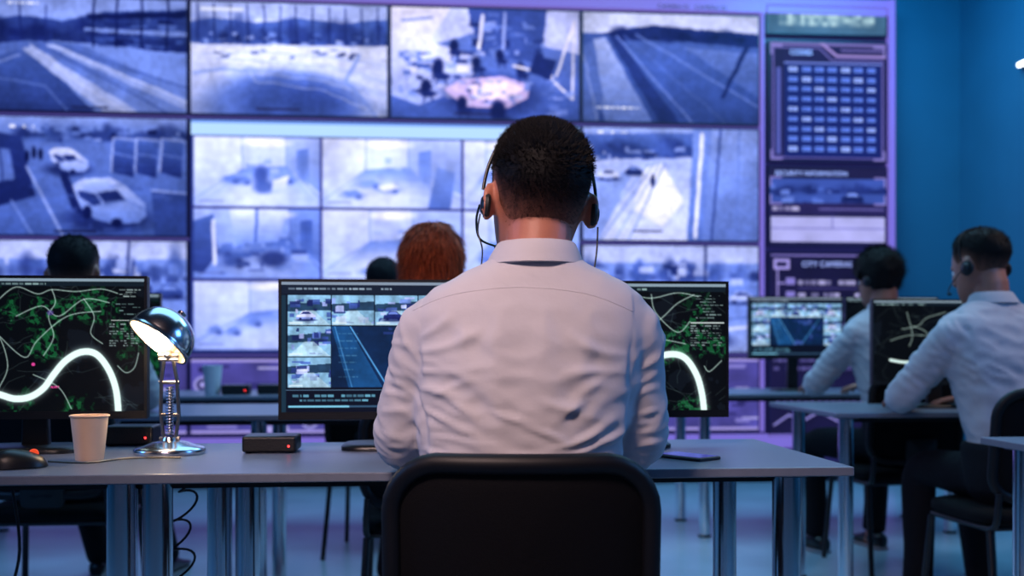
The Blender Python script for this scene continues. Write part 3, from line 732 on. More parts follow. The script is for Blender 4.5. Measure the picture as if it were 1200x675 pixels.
monitor(pp.x+.2675+.55, 5.5, 0, map_cv(0, 0, 240, 140, .5, [], 55, [], dark=True), 'dark third row monitor just behind the seated man with curly dark hair', h=.345, z0=.925)

# ------------------------------------------------------------------ desk objects
lp = at_d(199, 2.37, .75)
lamp = empty('desk_lamp', lp, -YAW, 'lit chrome desk lamp with a domed shade, beside the map monitor', 'lamp')
b = MB(); b.lathe([(.078, 0), (.080, .004), (.080, .010), (.076, .015), (.056, .020), (.040, .027), (.018, .031), (.015, .038)], 48); b.build('base', M_satin, lamp)
for sx in (-1, 1):
    b = MB(); b.tube([(sx*.013, 0, .030), (sx*.021, 0, .09), (sx*.018, -.004, .17), (sx*.010, -.008, .220)], .0044, 12); b.build('arm_rod', M_arm, lamp)
b = MB()
pts = [(.0080*math.cos(k*.9), .0080*math.sin(k*.9), .042+k*.00095) for k in range(120)]
b.tube(pts, .0020, 6); b.build('spring', M_steel, lamp)
for z, y_ in ((.035, 0), (.09, 0), (.165, -.003), (.218, -.008)):
    b = MB(); b.tube([(-.023, y_, z), (.023, y_, z)], .0046, 10); b.build('crossbar', M_arm, lamp)
ax = Vector((.50, .43, .76)).normalized()     # from the opening up to the crown
q = Vector((0, 0, 1)).rotation_difference(ax).to_matrix().to_4x4()
MS = Matrix.Translation((-.010, -.042, .262)) @ q
b = MB(); b.ball((0, -.006, .228), .012); b.tube([(-.024, -.006, .228), (.024, -.006, .228)], .006, 10); b.tube([(0, -.006, .228), (.014, .008, .252), (.022, .004, .280)], .006, 10); b.build('joint', M_arm, lamp)
RS_, HS_ = .076, .074
prof = [(RS_*math.cos(t_)**.85, HS_*math.sin(t_)) for t_ in np.linspace(0, PI/2*.94, 20)]
sh = MB(); sh.lathe([(RS_*.965, -.006), (RS_*1.03, -.006), (RS_*1.03, -.002)]+prof+[(.010, HS_+.002), (.010, HS_+.010), (.007, HS_+.012), (.003, HS_+.013)], 64, MS, cap=False); sh.build('lamp_shade', M_satin, lamp)
sh = MB(); sh.lathe([(RS_*.965, -.005)]+[(r*.95, z*.94) for r, z in prof]+[(.002, HS_*.94)], 48, MS, cap=False)
sh.build('reflector', mat('lamp_reflector', (240, 222, 190), .6, emit=(255, 216, 160), es=.7), lamp)
sh = MB(); sh.ball((0, 0, .022), (.030, .030, .028), 24, MS); sh.build('light_bulb', mat('bulb_glow', (255, 246, 228), .4, emit=(255, 242, 218), es=3), lamp)
def cup(x, y, z, r, h, label, m, sc=1):
    t = empty('paper_cup', (x, y, z), 0, label, 'cup')
    b = MB(); b.lathe([(r*.72, 0), (r*.74, .003), (r*.98, h*.97), (r*.90, h*.965), (r*.66, .006)], 40); b.build('cup_body', m, t)
    b = MB(); R = [[((r*1.0+.0022*math.cos(w_))*math.cos(a), (r*1.0+.0022*math.cos(w_))*math.sin(a), h*.975+.0022*math.sin(w_)) for w_ in np.linspace(0, 2*PI, 8, endpoint=False)] for a in np.linspace(0, 2*PI, 40, endpoint=False)]
    b.rings(R, closed=True); b.build('rim', m, t)
p = at_d(105, 2.24)
cup(p.x, p.y, .75, .040, .099, 'tan paper cup on the lamp desk', mat('cup_tan', (232, 196, 164), .7))
p = at_d(249, 5.25); cup(p.x, p.y, .75, .050, .15, 'white paper cup on the third row desk between the lamp and the monitor', mat('cup_white', (215, 215, 225), .7))
def netbox(x, y, z, label, w_=.125, d_=.10, h=.040, rz=0):
    t = empty('set_top_box', (x, y, z), rz, label, 'electronic box', 'small black electronic boxes')
    b = MB(); b.box(-w_/2, w_/2, -d_/2, d_/2, .003, h); b.build('case', M_black, t, smooth=False, bevel=.006)
    b = MB(); b.box(-w_/2+.006, w_/2-.006, -d_/2-.002, -d_/2+.002, .008, h-.008); b.build('front_panel', M_matte, t, smooth=False)
    b = MB(); b.ball((w_*.36, -d_/2-.003, h*.42), .0026, 10); b.build('indicator_light', mat('led_red', (255, 60, 60), .4, emit=(255, 50, 50), es=6), t)
    for sx in (-1, 1):
        b = MB(); b.box(sx*w_*.4-.006, sx*w_*.4+.006, -d_*.4, d_*.4, 0, .004); b.build('foot_rail', M_matte, t, smooth=False)
p = at_d(319, 2.42); netbox(p.x, p.y, .75, 'black electronic box with a red light, right of the chrome lamp')
p = at_d(146, 2.58); netbox(p.x+.02, p.y, .75, 'black electronic box behind the tan cup, under the map monitor', .12, .09, .05)
p = at_d(268, 5.25); netbox(p.x+.04, p.y, .75, 'far black box with a red light, right of the white cup', .14, .1, .05)
p = at_d(312, 5.3); netbox(p.x+.04, p.y, .75, 'far black box on the third row desk, beside the thumbnail monitor edge', .16, .1, .05)
p = at_d(22, 2.09)
t = empty('computer_mouse', (p.x, p.y, .75), math.radians(-60), 'black computer mouse on the left end of the lamp desk', 'mouse')
b = MB(); R = []
for u in np.linspace(-1, 1, 15):
    k = math.sqrt(max(0, 1-abs(u)**2.6)); hw = .031*k+.002; hh = (.036*(1-.25*u)*k)**1.0
    R.append([(hw*math.cos(a)*1.0, u*.056, .002+max(0, math.sin(a))*hh+.001*(math.sin(a) < 0)) for a in np.linspace(0, 2*PI, 20, endpoint=False)])
b.rings(R); b.build('mouse_body', M_black, t)
b = MB(); b.lathe([(.009, -.004), (.010, 0), (.009, .004)], 16, Matrix.Translation((0, .028, .028)) @ Matrix.Rotation(PI/2, 4, 'Y')); b.build('scroll_wheel', mat('wheel_red', (150, 50, 40), .4, emit=(220, 70, 30), es=1.0), t)
b = MB(); pts, rr = smooth_path([(0, .055, .01), (.02, .13, .004), (-.02, .22, .004), (.03, .32, .004)], [.002]*4, 6); b.tube(pts, rr, 6); b.build('cable', M_black, t)
p = at_d(806, 2.27)
t = empty('mobile_phone', (p.x, p.y, .75), math.radians(35), 'black mobile phone lying on the desk right of the central man', 'phone')
b = MB(); b.box(-.036, .036, -.064, .064, 0, .008); b.build('phone_body', M_black, t, smooth=False, bevel=.003)
b = MB(); b.box(-.033, .033, -.060, .060, .0078, .0086); b.build('phone_screen', mat('phone_glass', (28, 22, 52), .08, emit=(60, 36, 120), es=.5), t, smooth=False)
p = at_d(608, 2.27)
kb = empty('keyboard', (p.x, p.y, .75), 0, 'black keyboard under the hands of the central man', 'keyboard')
b = MB(); b.box(-.22, .22, -.07, .07, 0, .016); b.build('key_tray', M_black, kb, smooth=False, bevel=.004)
b = MB()
for j in range(5):
    for i in range(15): b.box(-.212+i*.0283, -.212+i*.0283+.025, -.062+j*.025, -.062+j*.025+.021, .016, .021)
o = b.build('keys', M_matte, kb, smooth=False); o['kind'] = 'stuff'
p = at_d(216, 2.40)
t = MB(); pts = []
for k in range(160):
    u = k/159; z = .715-u*.71
    pts.append((.020*math.sin(k*.42)+.010*math.sin(k*.13), .018*math.cos(k*.38), max(.004, z+.012*math.sin(k*.42+1))))
t.tube(pts, .003, 8); o = t.build('power_cable', M_black); o.location = (p.x, p.y, 0); tag(o, 'black tangled cable hanging under the lamp desk between chrome legs', 'cable')
p = at_d(8, 2.5)
t = MB(); pts, rr = smooth_path([(0, 0, .72), (.03, 0, .5), (-.02, .02, .3), (.02, 0, .1), (.0, .0, .004), (-.2, .1, .004)], [.004]*6, 8)
t.tube(pts, rr, 8); o = t.build('power_cable', M_black); o.location = (p.x, p.y, 0); tag(o, 'single black cable dropping to the floor at the left edge', 'cable')

# ------------------------------------------------------------------ chairs
def rrect(hw, z0, z1, r, n=7, arch=.0):
    out = []
    for (cx, cz, a0) in ((hw-r, z1-r, 0), (-hw+r, z1-r, PI/2), (-hw+r, z0+r, PI), (hw-r, z0+r, 1.5*PI)):
        for k in range(n):
            a = a0+PI/2*k/(n-1); x = cx+r*math.cos(a); z = cz+r*math.sin(a)
            if z > (z0+z1)/2: z += arch*(1-(x/hw)**2)
            out.append((x, z))
    dense = []
    m = len(out)
    for i in range(m):
        a = out[i]; c_ = out[(i+1) % m]; L = math.hypot(a[0]-c_[0], a[1]-c_[1]); k = max(1, int(L/.03))
        for j in range(k):
            t = j/k; x = a[0]*(1-t)+c_[0]*t; z = a[1]*(1-t)+c_[1]*t
            dense.append((x, z))
    return dense
def chair(x, y, rz, label, zt=.805):
    t = empty('office_chair', (x, y, 0), rz, label, 'chair', 'black chairs')
    curve = lambda x_, z_: -.235+.05*(x_/.22)**2-.10*(z_-.5)
    O = rrect(.212, .50, zt, .075, arch=.012)
    b = MB(); b.tube([(x_, curve(x_, z_), z_) for x_, z_ in O], .017, 12, closed=True, up=(0, 1, 0)); b.build('backrest_frame', M_rim, t)
    zc = (.50+zt)/2
    R = []
    for k, off in ((.02, .006), (.35, .006), (.7, .005), (.92, .002), (.98, -.002)):
        R.append([(x_*k, curve(x_*k, zc+(z_-zc)*k)-off, zc+(z_-zc)*k) for x_, z_ in O])
    for k, off in ((.98, .004), (.9, .018), (.6, .026), (.02, .028)):
        R.append([(x_*k, curve(x_*k, zc+(z_-zc)*k)+off, zc+(z_-zc)*k) for x_, z_ in O])
    b = MB(); b.rings(R); b.build('backrest', M_chair, t)
    O2 = rrect(.070, .46, .60, .02)
    R = [[(x_*k, curve(x_*k, z_)-.012-off, .53+(z_-.53)*k) for x_, z_ in O2] for k, off in ((1, -.01), (1, .004), (.94, .008), (.02, .008))]
    b = MB(); b.rings(R); b.build('backrest_bracket', M_matte, t)
    b = MB(); R = []
    for zz, k in ((.405, .93), (.415, .99), (.435, 1.0), (.448, .97), (.455, .88)):
        R.append([(k*.225*math.copysign(abs(math.cos(q))**.45, math.cos(q)), .01+k*.215*math.copysign(abs(math.sin(q))**.45, math.sin(q)), zz) for q in np.linspace(0, 2*PI, 48, endpoint=False)])
    b.rings(R); b.build('seat', M_chair, t)
    b = MB()
    for sx in (-1, 1): b.tube([(sx*.20, .17, .395), (sx*.20, -.18, .395)], .011, 10)
    b.tube([(-.2, .15, .395), (.2, .15, .395)], .011, 10); b.tube([(-.2, -.15, .395), (.2, -.15, .395)], .011, 10); b.build('seat_frame', M_black, t)
    for sx in (-1, 1):
        b = MB(); b.tube([(sx*.205, .17, .39), (sx*.225, .21, .0)], .0115, 12); b.build('leg', M_black, t)
        b = MB(); b.tube([(sx*.205, -.17, .39), (sx*.225, -.24, .0)], .0115, 12); b.build('leg', M_black, t)
        b = MB(); pts, rr = smooth_path([(sx*.20, -.16, .395), (sx*.205, -.205, .42), (sx*.20, -.215, .52)], [.011]*3, 4); b.tube(pts, rr, 10); b.build('back_support', M_black, t)
    return t

# ------------------------------------------------------------------ people
def head_dims(z):
    Z = [-.115, -.105, -.085, -.06, -.03, 0, .025]
    HW = [.022, .038, .053, .063, .070, .0755, .078]
    YFt = [.088, .098, .102, .102, .100, .097, .099]
    YBk = [.045, .015, -.02, -.045, -.068, -.088, -.102]
    if z <= .025: return np.interp(z, Z, HW), np.interp(z, Z, YFt), np.interp(z, Z, YBk)
    k = max(0, 1-((z-.025)/.0962)**2.25)**.5
    return .078*k, -.0015+.1005*k, -.0015-.1005*k
def head_pt(th, z):         # th = 0 in front
    hw, yf, yb = head_dims(z); cy = (yf+yb)/2; hy = (yf-yb)/2
    s_, c_ = math.sin(th), math.cos(th)
    return Vector((hw*math.copysign(abs(s_)**.95, s_), cy+hy*math.copysign(abs(c_)**.95, c_), z))
def evalmesh(mb, voxel, smooth_it, name):
    me = bpy.data.meshes.new('tmp'); me.from_pydata(mb.v, [], mb.f); me.update()
    o = bpy.data.objects.new('tmp', me); col.objects.link(o)
    r = o.modifiers.new('r', 'REMESH'); r.mode = 'VOXEL'; r.voxel_size = voxel; r.adaptivity = 0
    if smooth_it:
        s = o.modifiers.new('s', 'SMOOTH'); s.factor = .5; s.iterations = smooth_it
    dg = bpy.context.evaluated_depsgraph_get()
    out = bpy.data.meshes.new_from_object(o.evaluated_get(dg)); out.name = name
    bpy.data.objects.remove(o)
    return out
def put_mesh(name, me, m, parent):
    o = bpy.data.objects.new(name, me); col.objects.link(o); me.materials.clear(); me.materials.append(m)
    me.polygons.foreach_set('use_smooth', [True]*len(me.polygons)); o.parent = parent
    return o
TR = [(.44, .150, .110), (.50, .178, .135), (.58, .176, .130), (.68, .168, .118), (.78, .182, .123), (.88, .198, .128), (.96, .208, .127), (1.02, .216, .119), (1.062, .215, .109), (1.090, .200, .099), (1.112, .172, .090), (1.134, .130, .081), (1.152, .092, .073), (1.168, .070, .067), (1.185, .064, .063)]
def fold_disp(co, nrm, folds, ymax=None):
    D = np.zeros(len(co))
    for (p, q, w_, A) in folds:
        p = np.array(p); q = np.array(q)
        C = co[:, [0, 2]]; mask = 1/(1+np.exp((co[:, 1]-ymax)/.012))
        d = q-p; L = (d*d).sum()+1e-9
        t = ((C-p)@d)/L; tc = np.clip(t, 0, 1)
        nrm2 = np.array([-d[1], d[0]])/math.sqrt(L)
        bow = (4*tc*(1-tc))[:, None]*nrm2*(.12*math.sqrt(L)*math.sin(p[0]*91+q[1]*57))
        dist = np.linalg.norm(C-p-tc[:, None]*d-bow, axis=1)
        wv = w_*(.5+.8*tc)
        end = np.clip(1-np.abs(2*tc-1)**2.5, .0, 1)*np.where((t < 0) | (t > 1), 0, 1)
        D += A*end*(np.exp(-(dist/wv)**2)-.45*np.exp(-(dist/(2.4*wv))**2))*mask
    return D
def person(x, y, rz, label, up=0.0, lean=.0, headx=.0, heady=.03, headz=0.0, headrz=0, headtilt=0, headpitch=0, hair='short', haircol=(30, 22, 20), folds=None, voxel=.010,
           elbL=(-.222, .07, .82), elbR=(.222, .07, .82), wrL=(-.13, .33, .80), wrR=(.13, .33, .80), ankL=(-.12, .50), ankR=(.12, .50), knL=(-.12, .40), knR=(.12, .40), blades=2500, hs=1.03, sw=1.0, seed=1, shirt=None, seams=None, fat=1.0):
    U = lambda z: z+up*min(1, max(0, (z-.5)/.5))
    CX = lambda z: headx*max(0, (z-.8)/.45)
    CY = lambda z: lean*max(0, z-.5)
    def Tp(x_, y_, z_): return (x_+CX(z_), y_+CY(z_), U(z_))
    def torso(mb, k, z_lo=.44, z_hi=1.2):
        R = []
        for z_, hw, hd in TR:
            if z_ < z_lo or z_ > z_hi: continue
            hw *= sw if z_ < 1.12 else 1
            kk = k*(fat if z_ < 1.1 else 1)
            R.append([Tp(hw*kk*math.copysign(abs(math.cos(a))**.85, math.cos(a)), hd*kk*math.copysign(abs(math.sin(a))**.85, math.sin(a)), z_) for a in np.linspace(0, 2*PI, 44, endpoint=False)])
        mb.rings(R)
    Hc = Vector((headx+.0, CY(1.2)+heady, U(1.2)+.092+headz))
    Mh = Matrix.Translation(Hc) @ Matrix.Rotation(headrz, 4, 'Z') @ Matrix.Rotation(headtilt, 4, 'Y') @ Matrix.Rotation(headpitch, 4, 'X') @ Matrix.Scale(hs, 4)
    shL = [Tp(-.13*sw, 0, 1.046), Tp(-.184*sw*fat, .0, 1.030)]; shR = [Tp(.13*sw, 0, 1.046), Tp(.184*sw*fat, .0, 1.030)]
    mid = lambda a, b_, t: tuple(a[i]*(1-t)+b_[i]*t for i in range(3))
    # ---- skin
    mb = MB(); torso(mb, .88, .44, 1.16)
    mb.tube([Tp(0, .0, 1.08), Tp(0, .005, 1.15), tuple(Mh @ Vector((0, -.022, -.07))), tuple(Mh @ Vector((0, -.015, -.02)))], [.066, .062, .060, .06], 20, round_=True)
    R = []
    for z_ in list(np.linspace(-.115, .025, 12))+[.025+.0960*math.sin(a) for a in np.linspace(.12, PI/2*.97, 12)]:
        R.append([tuple(head_pt(-th, z_)) for th in np.linspace(0, 2*PI, 40, endpoint=False)])
    mb.rings(R, Mh)
    for sx in (-1, 1):
        E = Mh @ Matrix.Translation((sx*.083, -.012, -.004)) @ Matrix.Rotation(sx*math.radians(28), 4, 'Z') @ Matrix.Rotation(math.radians(-8), 4, 'X')
        mb.ball((0, -.004, 0), (.0075, .019, .032), 16, E)
        E2 = [(sx*.0035+0, .019*.85*math.cos(a)-.004, .031*.92*math.sin(a)) for a in np.linspace(0, 2*PI, 18, endpoint=False)]
        mb.tube(E2, .0038, 8, closed=True, M=E)
        mb.tube([(sx*.020, .096, .020), (sx*.045, .083, .022)], .0075, 10, round_=True, M=Mh)
        mb.ball((sx*.042, .074, -.02), (.02, .016, .018), 12, Mh)
    mb.tube([(0, .098, .018), (0, .108, 0), (0, .121, -.024)], [.007, .009, .0125], 12, round_=True, M=Mh)
    mb.ball((.011, .108, -.028), .008, 10, Mh); mb.ball((-.011, .108, -.028), .008, 10, Mh)
    mb.tube([(-.022, .093, -.056), (0, .101, -.053), (.022, .093, -.056)], [.004, .0058, .004], 10, round_=True, M=Mh)
    mb.tube([(-.02, .093, -.065), (0, .100, -.067), (.02, .093, -.065)], [.004, .006, .004], 10, round_=True, M=Mh)
    mb.ball((0, .090, -.098), (.018, .013, .014), 12, Mh)
    for sh_, el, wr, s in ((shL, elbL, wrL, -1), (shR, elbR, wrR, 1)):
        mb.tube([sh_[0], sh_[1], mid(sh_[1], el, .5), el, mid(el, wr, .4), wr], [.045, .048, .043, .037, .037, .026], 16, round_=True)
        W_ = Vector(wr); D = (W_-Vector(el)).normalized(); D = Vector((D.x*.6, D.y, min(D.z, .05))).normalized()
        S = Vector((-s, 0, 0)); S = (S-D*S.dot(D)).normalized(); N = D.cross(S); N = N if N.z > 0 else -N
        R = []
        for t_, hw, ht in ((-.02, .024, .018), (.01, .026, .017), (.045, .037, .0145), (.082, .041, .0125), (.092, .036, .008)):
            c_ = W_+D*t_
            R.append([tuple(c_+S*(hw*math.cos(a))+N*(ht*math.sin(a))) for a in np.linspace(0, 2*PI, 20, endpoint=False)])
        mb.rings(R)
        for i, L in enumerate((.070, .079, .073, .056)):
            p_ = W_+D*.080+S*(.031-.0207*i); pts = [p_]
            dd = (D+S*(.10-.07*i)).normalized(); ang = 0
            for k, fr_ in enumerate((.45, .3, .25)):
                ang += (.18, .35, .35)[k]
                p_ = p_+(dd*math.cos(ang)-N*math.sin(ang))*L*fr_; pts.append(p_)
            mb.tube(pts, [.0088, .0084, .0078, .0066], 10, round_=True)
        p_ = W_+D*.022+S*.028
        mb.tube([p_, p_+(D*.75+S*.62-N*.15)*.036, p_+(D*.95+S*.75-N*.35)*.062], [.0125, .0100, .0078], 10, round_=True)
    legs = [((-.09, .02, .53), knL, ankL, -1), ((.09, .02, .53), knR, ankR, 1)]
    for h_, kn, an, s in legs:
        kz = .52
        mb.tube([h_, (kn[0], kn[1], kz), (kn[0], kn[1]+.02, kz-.02), ((kn[0]+an[0])/2, (kn[1]+an[1])/2+.0, .30), (an[0], an[1], .09), (an[0], an[1]+.03, .04)], [.07, .05, .05, .045, .032, .03], 16, round_=True)
    body = evalmesh(mb, .0055 if voxel < .009 else .0075, 1, 'person')
    root = put_mesh('person', body, M_skin, None)
    root.location = (x, y, 0); root.rotation_euler = (0, 0, rz); tag(root, label, 'person')
    # ---- shirt
    mb = MB(); torso(mb, 1.0, .50, 1.2)
    for sh_, el, wr in ((shL, elbL, wrL), (shR, elbR, wrR)):
        e2 = mid(el, wr, .9)
        pts, rr = smooth_path([sh_[0], sh_[1], mid(sh_[1], el, .5), el, mid(el, wr, .45), e2], [.048*fat, .0585*fat*min(1, sw+.05), .061*fat, .057*fat, .053*fat, .038], 4)
        mb.tube(pts, rr, 20, round_=True)
        mb.ball(el, .054*fat, 16)
    me = evalmesh(mb, voxel, 12 if voxel < .009 else 5, 'shirt')
    n = len(me.vertices); co = np.empty(n*3, np.float32); me.vertices.foreach_get('co', co); co = co.reshape(-1, 3).astype(float)
    nr = np.empty(n*3, np.float32); me.vertices.foreach_get('normal', nr); nr = nr.reshape(-1, 3).astype(float)
    D = np.zeros(n); mod = np.zeros(n); far = voxel > .009
    for i in range(n):
        v = co[i]; zz = v[2]
        arm = abs(v[0]-headx*.3) > .19 or v[1] > .16+lean*.5
        amp = .0026 if zz > .95 and not arm else .0036
        if far: amp *= 2.3
        wx = mnoise.noise(Vector((v[0]*5, v[1]*5+seed, v[2]*5)))*.05
        q_ = v[1]*.7 if arm else 0
        fz = 19 if not arm else 28
        nv = mnoise.noise(Vector((v[0]*8+seed*3.1, v[1]*8, (v[2]+wx-q_)*fz+v[0]*9)))
        nv2 = mnoise.noise(Vector((v[0]*26+v[2]*18, v[1]*16+seed, (v[2]+wx)*36-v[0]*16)))
        D[i] = amp*(1-abs(nv)*2.4)*.7+amp*.5*nv2
        mod[i] = .8+.9*mnoise.noise(Vector((v[0]*16, v[1]*10+seed, v[2]*16)))
    D -= D.mean()
    if folds: D += fold_disp(co, nr, folds, .02)*mod
    co2 = co+nr*D[:, None]
    me.vertices.foreach_set('co', co2.astype(np.float32).ravel()); me.update()
    shirt_o = put_mesh('shirt', me, shirt or M_shirt, root)
    if seams:
        bv = BVHTree.FromPolygons([tuple(v) for v in co2], [tuple(p.vertices) for p in me.polygons])
        for path in seams:
            pts = []
            sp, _ = smooth_path([(a, 0, b_) for a, b_ in path], [1]*len(path), 10)
            for v in sp:
                hit = bv.ray_cast(Vector((v.x, -1, v.z)), Vector((0, 1, 0)))
                if hit[0] is not None: pts.append(hit[0]+Vector((0, .0003, 0)))
            if len(pts) > 3:
                sb = MB(); sb.tube(pts, .0012, 6); sb.build('seam', shirt or M_shirt, shirt_o)
    # collar
    mb = MB(); R = []
    for dz, k, ky in ((-.012, .073, .071), (.006, .070, .068), (.021, .0675, .066), (.025, .0685, .067), (.022, .0725, .071), (.002, .083, .080), (-.016, .091, .087), (-.018, .088, .085)):
        R.append([Tp(k*math.cos(a), -.002+ky*math.sin(a)+(.012 if math.sin(a) > 0 else 0)*math.sin(a), 1.163+dz-(.018*math.sin(a) if math.sin(a) > 0 else .002*math.sin(a))) for a in np.linspace(0, 2*PI, 48, endpoint=False)])
    mb.rings(R, closed=True); mb.build('collar', shirt or M_shirt, shirt_o)
    for el, wr in ((elbL, wrL), (elbR, wrR)):
        a_ = mid(el, wr, .84); b_ = mid(el, wr, .97)
        mb = MB(); mb.tube([a_, mid(a_, b_, .1), mid(a_, b_, .9), b_], [.036, .039, .038, .035], 20); mb.build('cuff', shirt or M_shirt, shirt_o)
    # ---- trousers
    mb = MB(); R = []
    for z_, hw, hd in [(.435, .14, .11), (.455, .175, .14), (.50, .192, .150), (.56, .196, .150), (.64, .192, .146), (.66, .186, .138)]:
        kk = fat if z_ > .49 else 1
        R.append([Tp(hw*kk*math.copysign(abs(math.cos(a))**.8, math.cos(a)), hd*kk*math.sin(a), z_) for a in np.linspace(0, 2*PI, 32, endpoint=False)])
    mb.rings(R)
    for h_, kn, an, s in legs:
        pts, rr = smooth_path([h_, ((h_[0]+kn[0])/2, (h_[1]+kn[1])/2, .535), (kn[0], kn[1], .52), ((kn[0]*.6+an[0]*.4), kn[1]*.6+an[1]*.4+.01, .36), ((kn[0]*.3+an[0]*.7), kn[1]*.3+an[1]*.7, .22), (an[0], an[1], .085)], [.085, .080, .066, .062, .056, .056], 4)
        mb.tube(pts, rr, 18, round_=False)
    me = evalmesh(mb, .012, 2, 'trousers'); put_mesh('trousers', me, M_trouser, root)
    # ---- shoes
    for h_, kn, an, s in legs:
        mb = MB(); R = []; ms = MB(); RS = []
        for t_, hw, hh in ((-.075, .022, .045), (-.065, .032, .075), (-.02, .037, .095), (.04, .037, .088), (.09, .043, .062), (.14, .047, .048), (.18, .040, .040), (.205, .022, .028)):
            ang = np.linspace(0, 2*PI, 24, endpoint=False)
            R.append([(an[0]+s*.02*(t_+.05)/.2+hw*math.cos(a), an[1]+t_, .014+(hh-.014)*.5*(1+math.copysign(abs(math.sin(a))**.8, math.sin(a)))) for a in ang])
            RS.append([(an[0]+s*.02*(t_+.05)/.2+(hw+.003)*math.cos(a), an[1]+t_*1.02, .008+.008*math.copysign(abs(math.sin(a))**.3, math.sin(a))) for a in ang])
        mb.rings(R); so = mb.build('shoe', M_shoe, root); ms.rings(RS); ms.build('sole', M_sole, so)
    # ---- eyes
    for sx in (-1, 1):
        mb = MB(); mb.ball((sx*.031, .086, .004), .0125, 14, Mh); e = mb.build('eye', M_eye, root)
        mb = MB(); mb.ball((sx*.031, .0955, .004), (.0055, .0035, .0055), 10, Mh); mb.build('iris', M_iris, e)
    # ---- hair
    TH = [0, .7, 1.05, 1.3, 1.5, 1.75, 2.1, 2.5, PI]
    if hair == 'bob': ZL = [.055, .03, -.07, -.10, -.105, -.115, -.118, -.125, -.13]; thick = .028
    elif hair == 'full': ZL = [.075, .06, .0, -.005, .03, -.03, -.06, -.07, -.072]; thick = .024
    else: ZL = [.078, .07, .03, .00, .028, .008, -.045, -.068, -.078]; thick = .015
    rr_ = random.Random(seed*11)
    hc = np.array(lin(haircol)); sk = np.array(lin((164, 106, 86)))*1.3
    nth, nv_ = 120, 44
    def hair_pt(th, v, extra=0.0):
        a = abs((th+PI) % (2*PI)-PI); zl = np.interp(a, TH, ZL)
        if hair == 'short': zl += .004*mnoise.noise(Vector((math.sin(th)*9, math.cos(th)*9, seed)))
        z_ = zl+(.1195-zl)*math.sin(min(v, .995)*PI/2)**(1.0)
        p_ = head_pt(th, z_)
        if hair == 'bob' and z_ < 0:
            h0 = head_pt(th, 0); fl = 1+.12*math.sin(min(1, -z_/.13)*PI*.9)
            p_ = Vector((h0.x*fl, min(h0.y*fl, .06), z_))
        n_ = Vector((p_.x, p_.y, (p_.z-.02)*1.0)).normalized()
        grow = min(1, v/(.6 if hair == 'short' else .12)); grow = grow*grow*(3-2*grow)
        lump = mnoise.noise(Vector((p_.x*32+seed, p_.y*32, p_.z*26)))*(.0030 if hair == 'short' else .009)
        if hair == 'bob': lump += .006*mnoise.noise(Vector((p_.x*70+seed, p_.y*70, p_.z*6)))
        topb = (.85+.30*max(0, z_/.12)) if hair == 'short' else 1+.35*max(0, z_/.12)
        off = (-.001 if hair == 'short' else -.002)+(thick*topb+lump)*grow+extra
        return p_+n_*off, n_, a, v
    def fade(P_, v):
        if hair != 'short': return 1
        f = min(1, max(0, (v-.0)/.36)); f = f*f*(3-2*f)
        f = f**.55
        return max(0, min(1, f+.22*mnoise.noise(P_*90)*(1-f)*2))
    vs = []; cs = []; fs = []
    for j in range(nv_+1):
        for i in range(nth):
            P_, n_, a, v = hair_pt(2*PI*i/nth, j/nv_)
            vs.append(tuple(Mh @ P_))
            f = fade(P_, v)
            cs.append(tuple(sk*(1-f)+hc*1.0*f)+(1,))
    for j in range(nv_):
        for i in range(nth):
            fs.append((j*nth+i, j*nth+(i+1) % nth, (j+1)*nth+(i+1) % nth, (j+1)*nth+i))
    fs.append(tuple(nv_*nth+i for i in range(nth)))
    for k in range(blades):
        th = rr_.uniform(0, 2*PI); v = rr_.random()**.8
        if hair == 'short' and v < .05: continue
        P_, n_, a, v = hair_pt(th, v, -.001)
        if hair == 'bob':
            dr = (Vector((rr_.uniform(-.2, .2), rr_.uniform(-.2, .2), -1))+n_*.2); L = rr_.uniform(.02, .06)
        elif hair == 'full':
            dr = Vector((rr_.uniform(-.8, .8), rr_.uniform(-.8, .6), rr_.uniform(-.6, .4)))+n_*.7; L = rr_.uniform(.012, .030)
        else:
            w1 = min(1, max(0, (P_.z-.03)/.06))
            dr = n_*.5+Vector((rr_.uniform(-.4, .4), .35*w1-.05, -.35+.5*w1)); L = rr_.uniform(.005, .015)*(.22+.78*min(1, v/.55))
        dr = dr-n_*min(0, dr.dot(n_)); dr.normalize()
        sd = dr.cross(n_)
        sd = sd.normalized() if sd.length > 1e-4 else Vector((1, 0, 0))
        w_ = (.0009 if v > .25 else .0005) if hair != 'bob' else .0020
        o_ = len(vs)
        for q_ in (P_-sd*w_, P_+sd*w_, P_+dr*L+n_*.001): vs.append(tuple(Mh @ q_))
        f = fade(P_, v)
        cc = tuple(sk*(1-f)*.2+hc*(.5+.5*f)*(rr_.uniform(.5, 1.25) if hair != 'bob' else rr_.uniform(.3, 2.2)))+(1,)
        cs += [cc]*3; fs.append((o_, o_+1, o_+2))
    me = bpy.data.meshes.new('hair'); me.from_pydata(vs, [], fs); me.update()
    at = me.attributes.new('col', 'FLOAT_COLOR', 'POINT'); at.data.foreach_set('color', np.array(cs, np.float32).ravel())
    put_mesh('hair', me, M_hair, root)
    return root, Matrix.Translation((x, y, 0)) @ Matrix.Rotation(rz, 4, 'Z') @ Mh
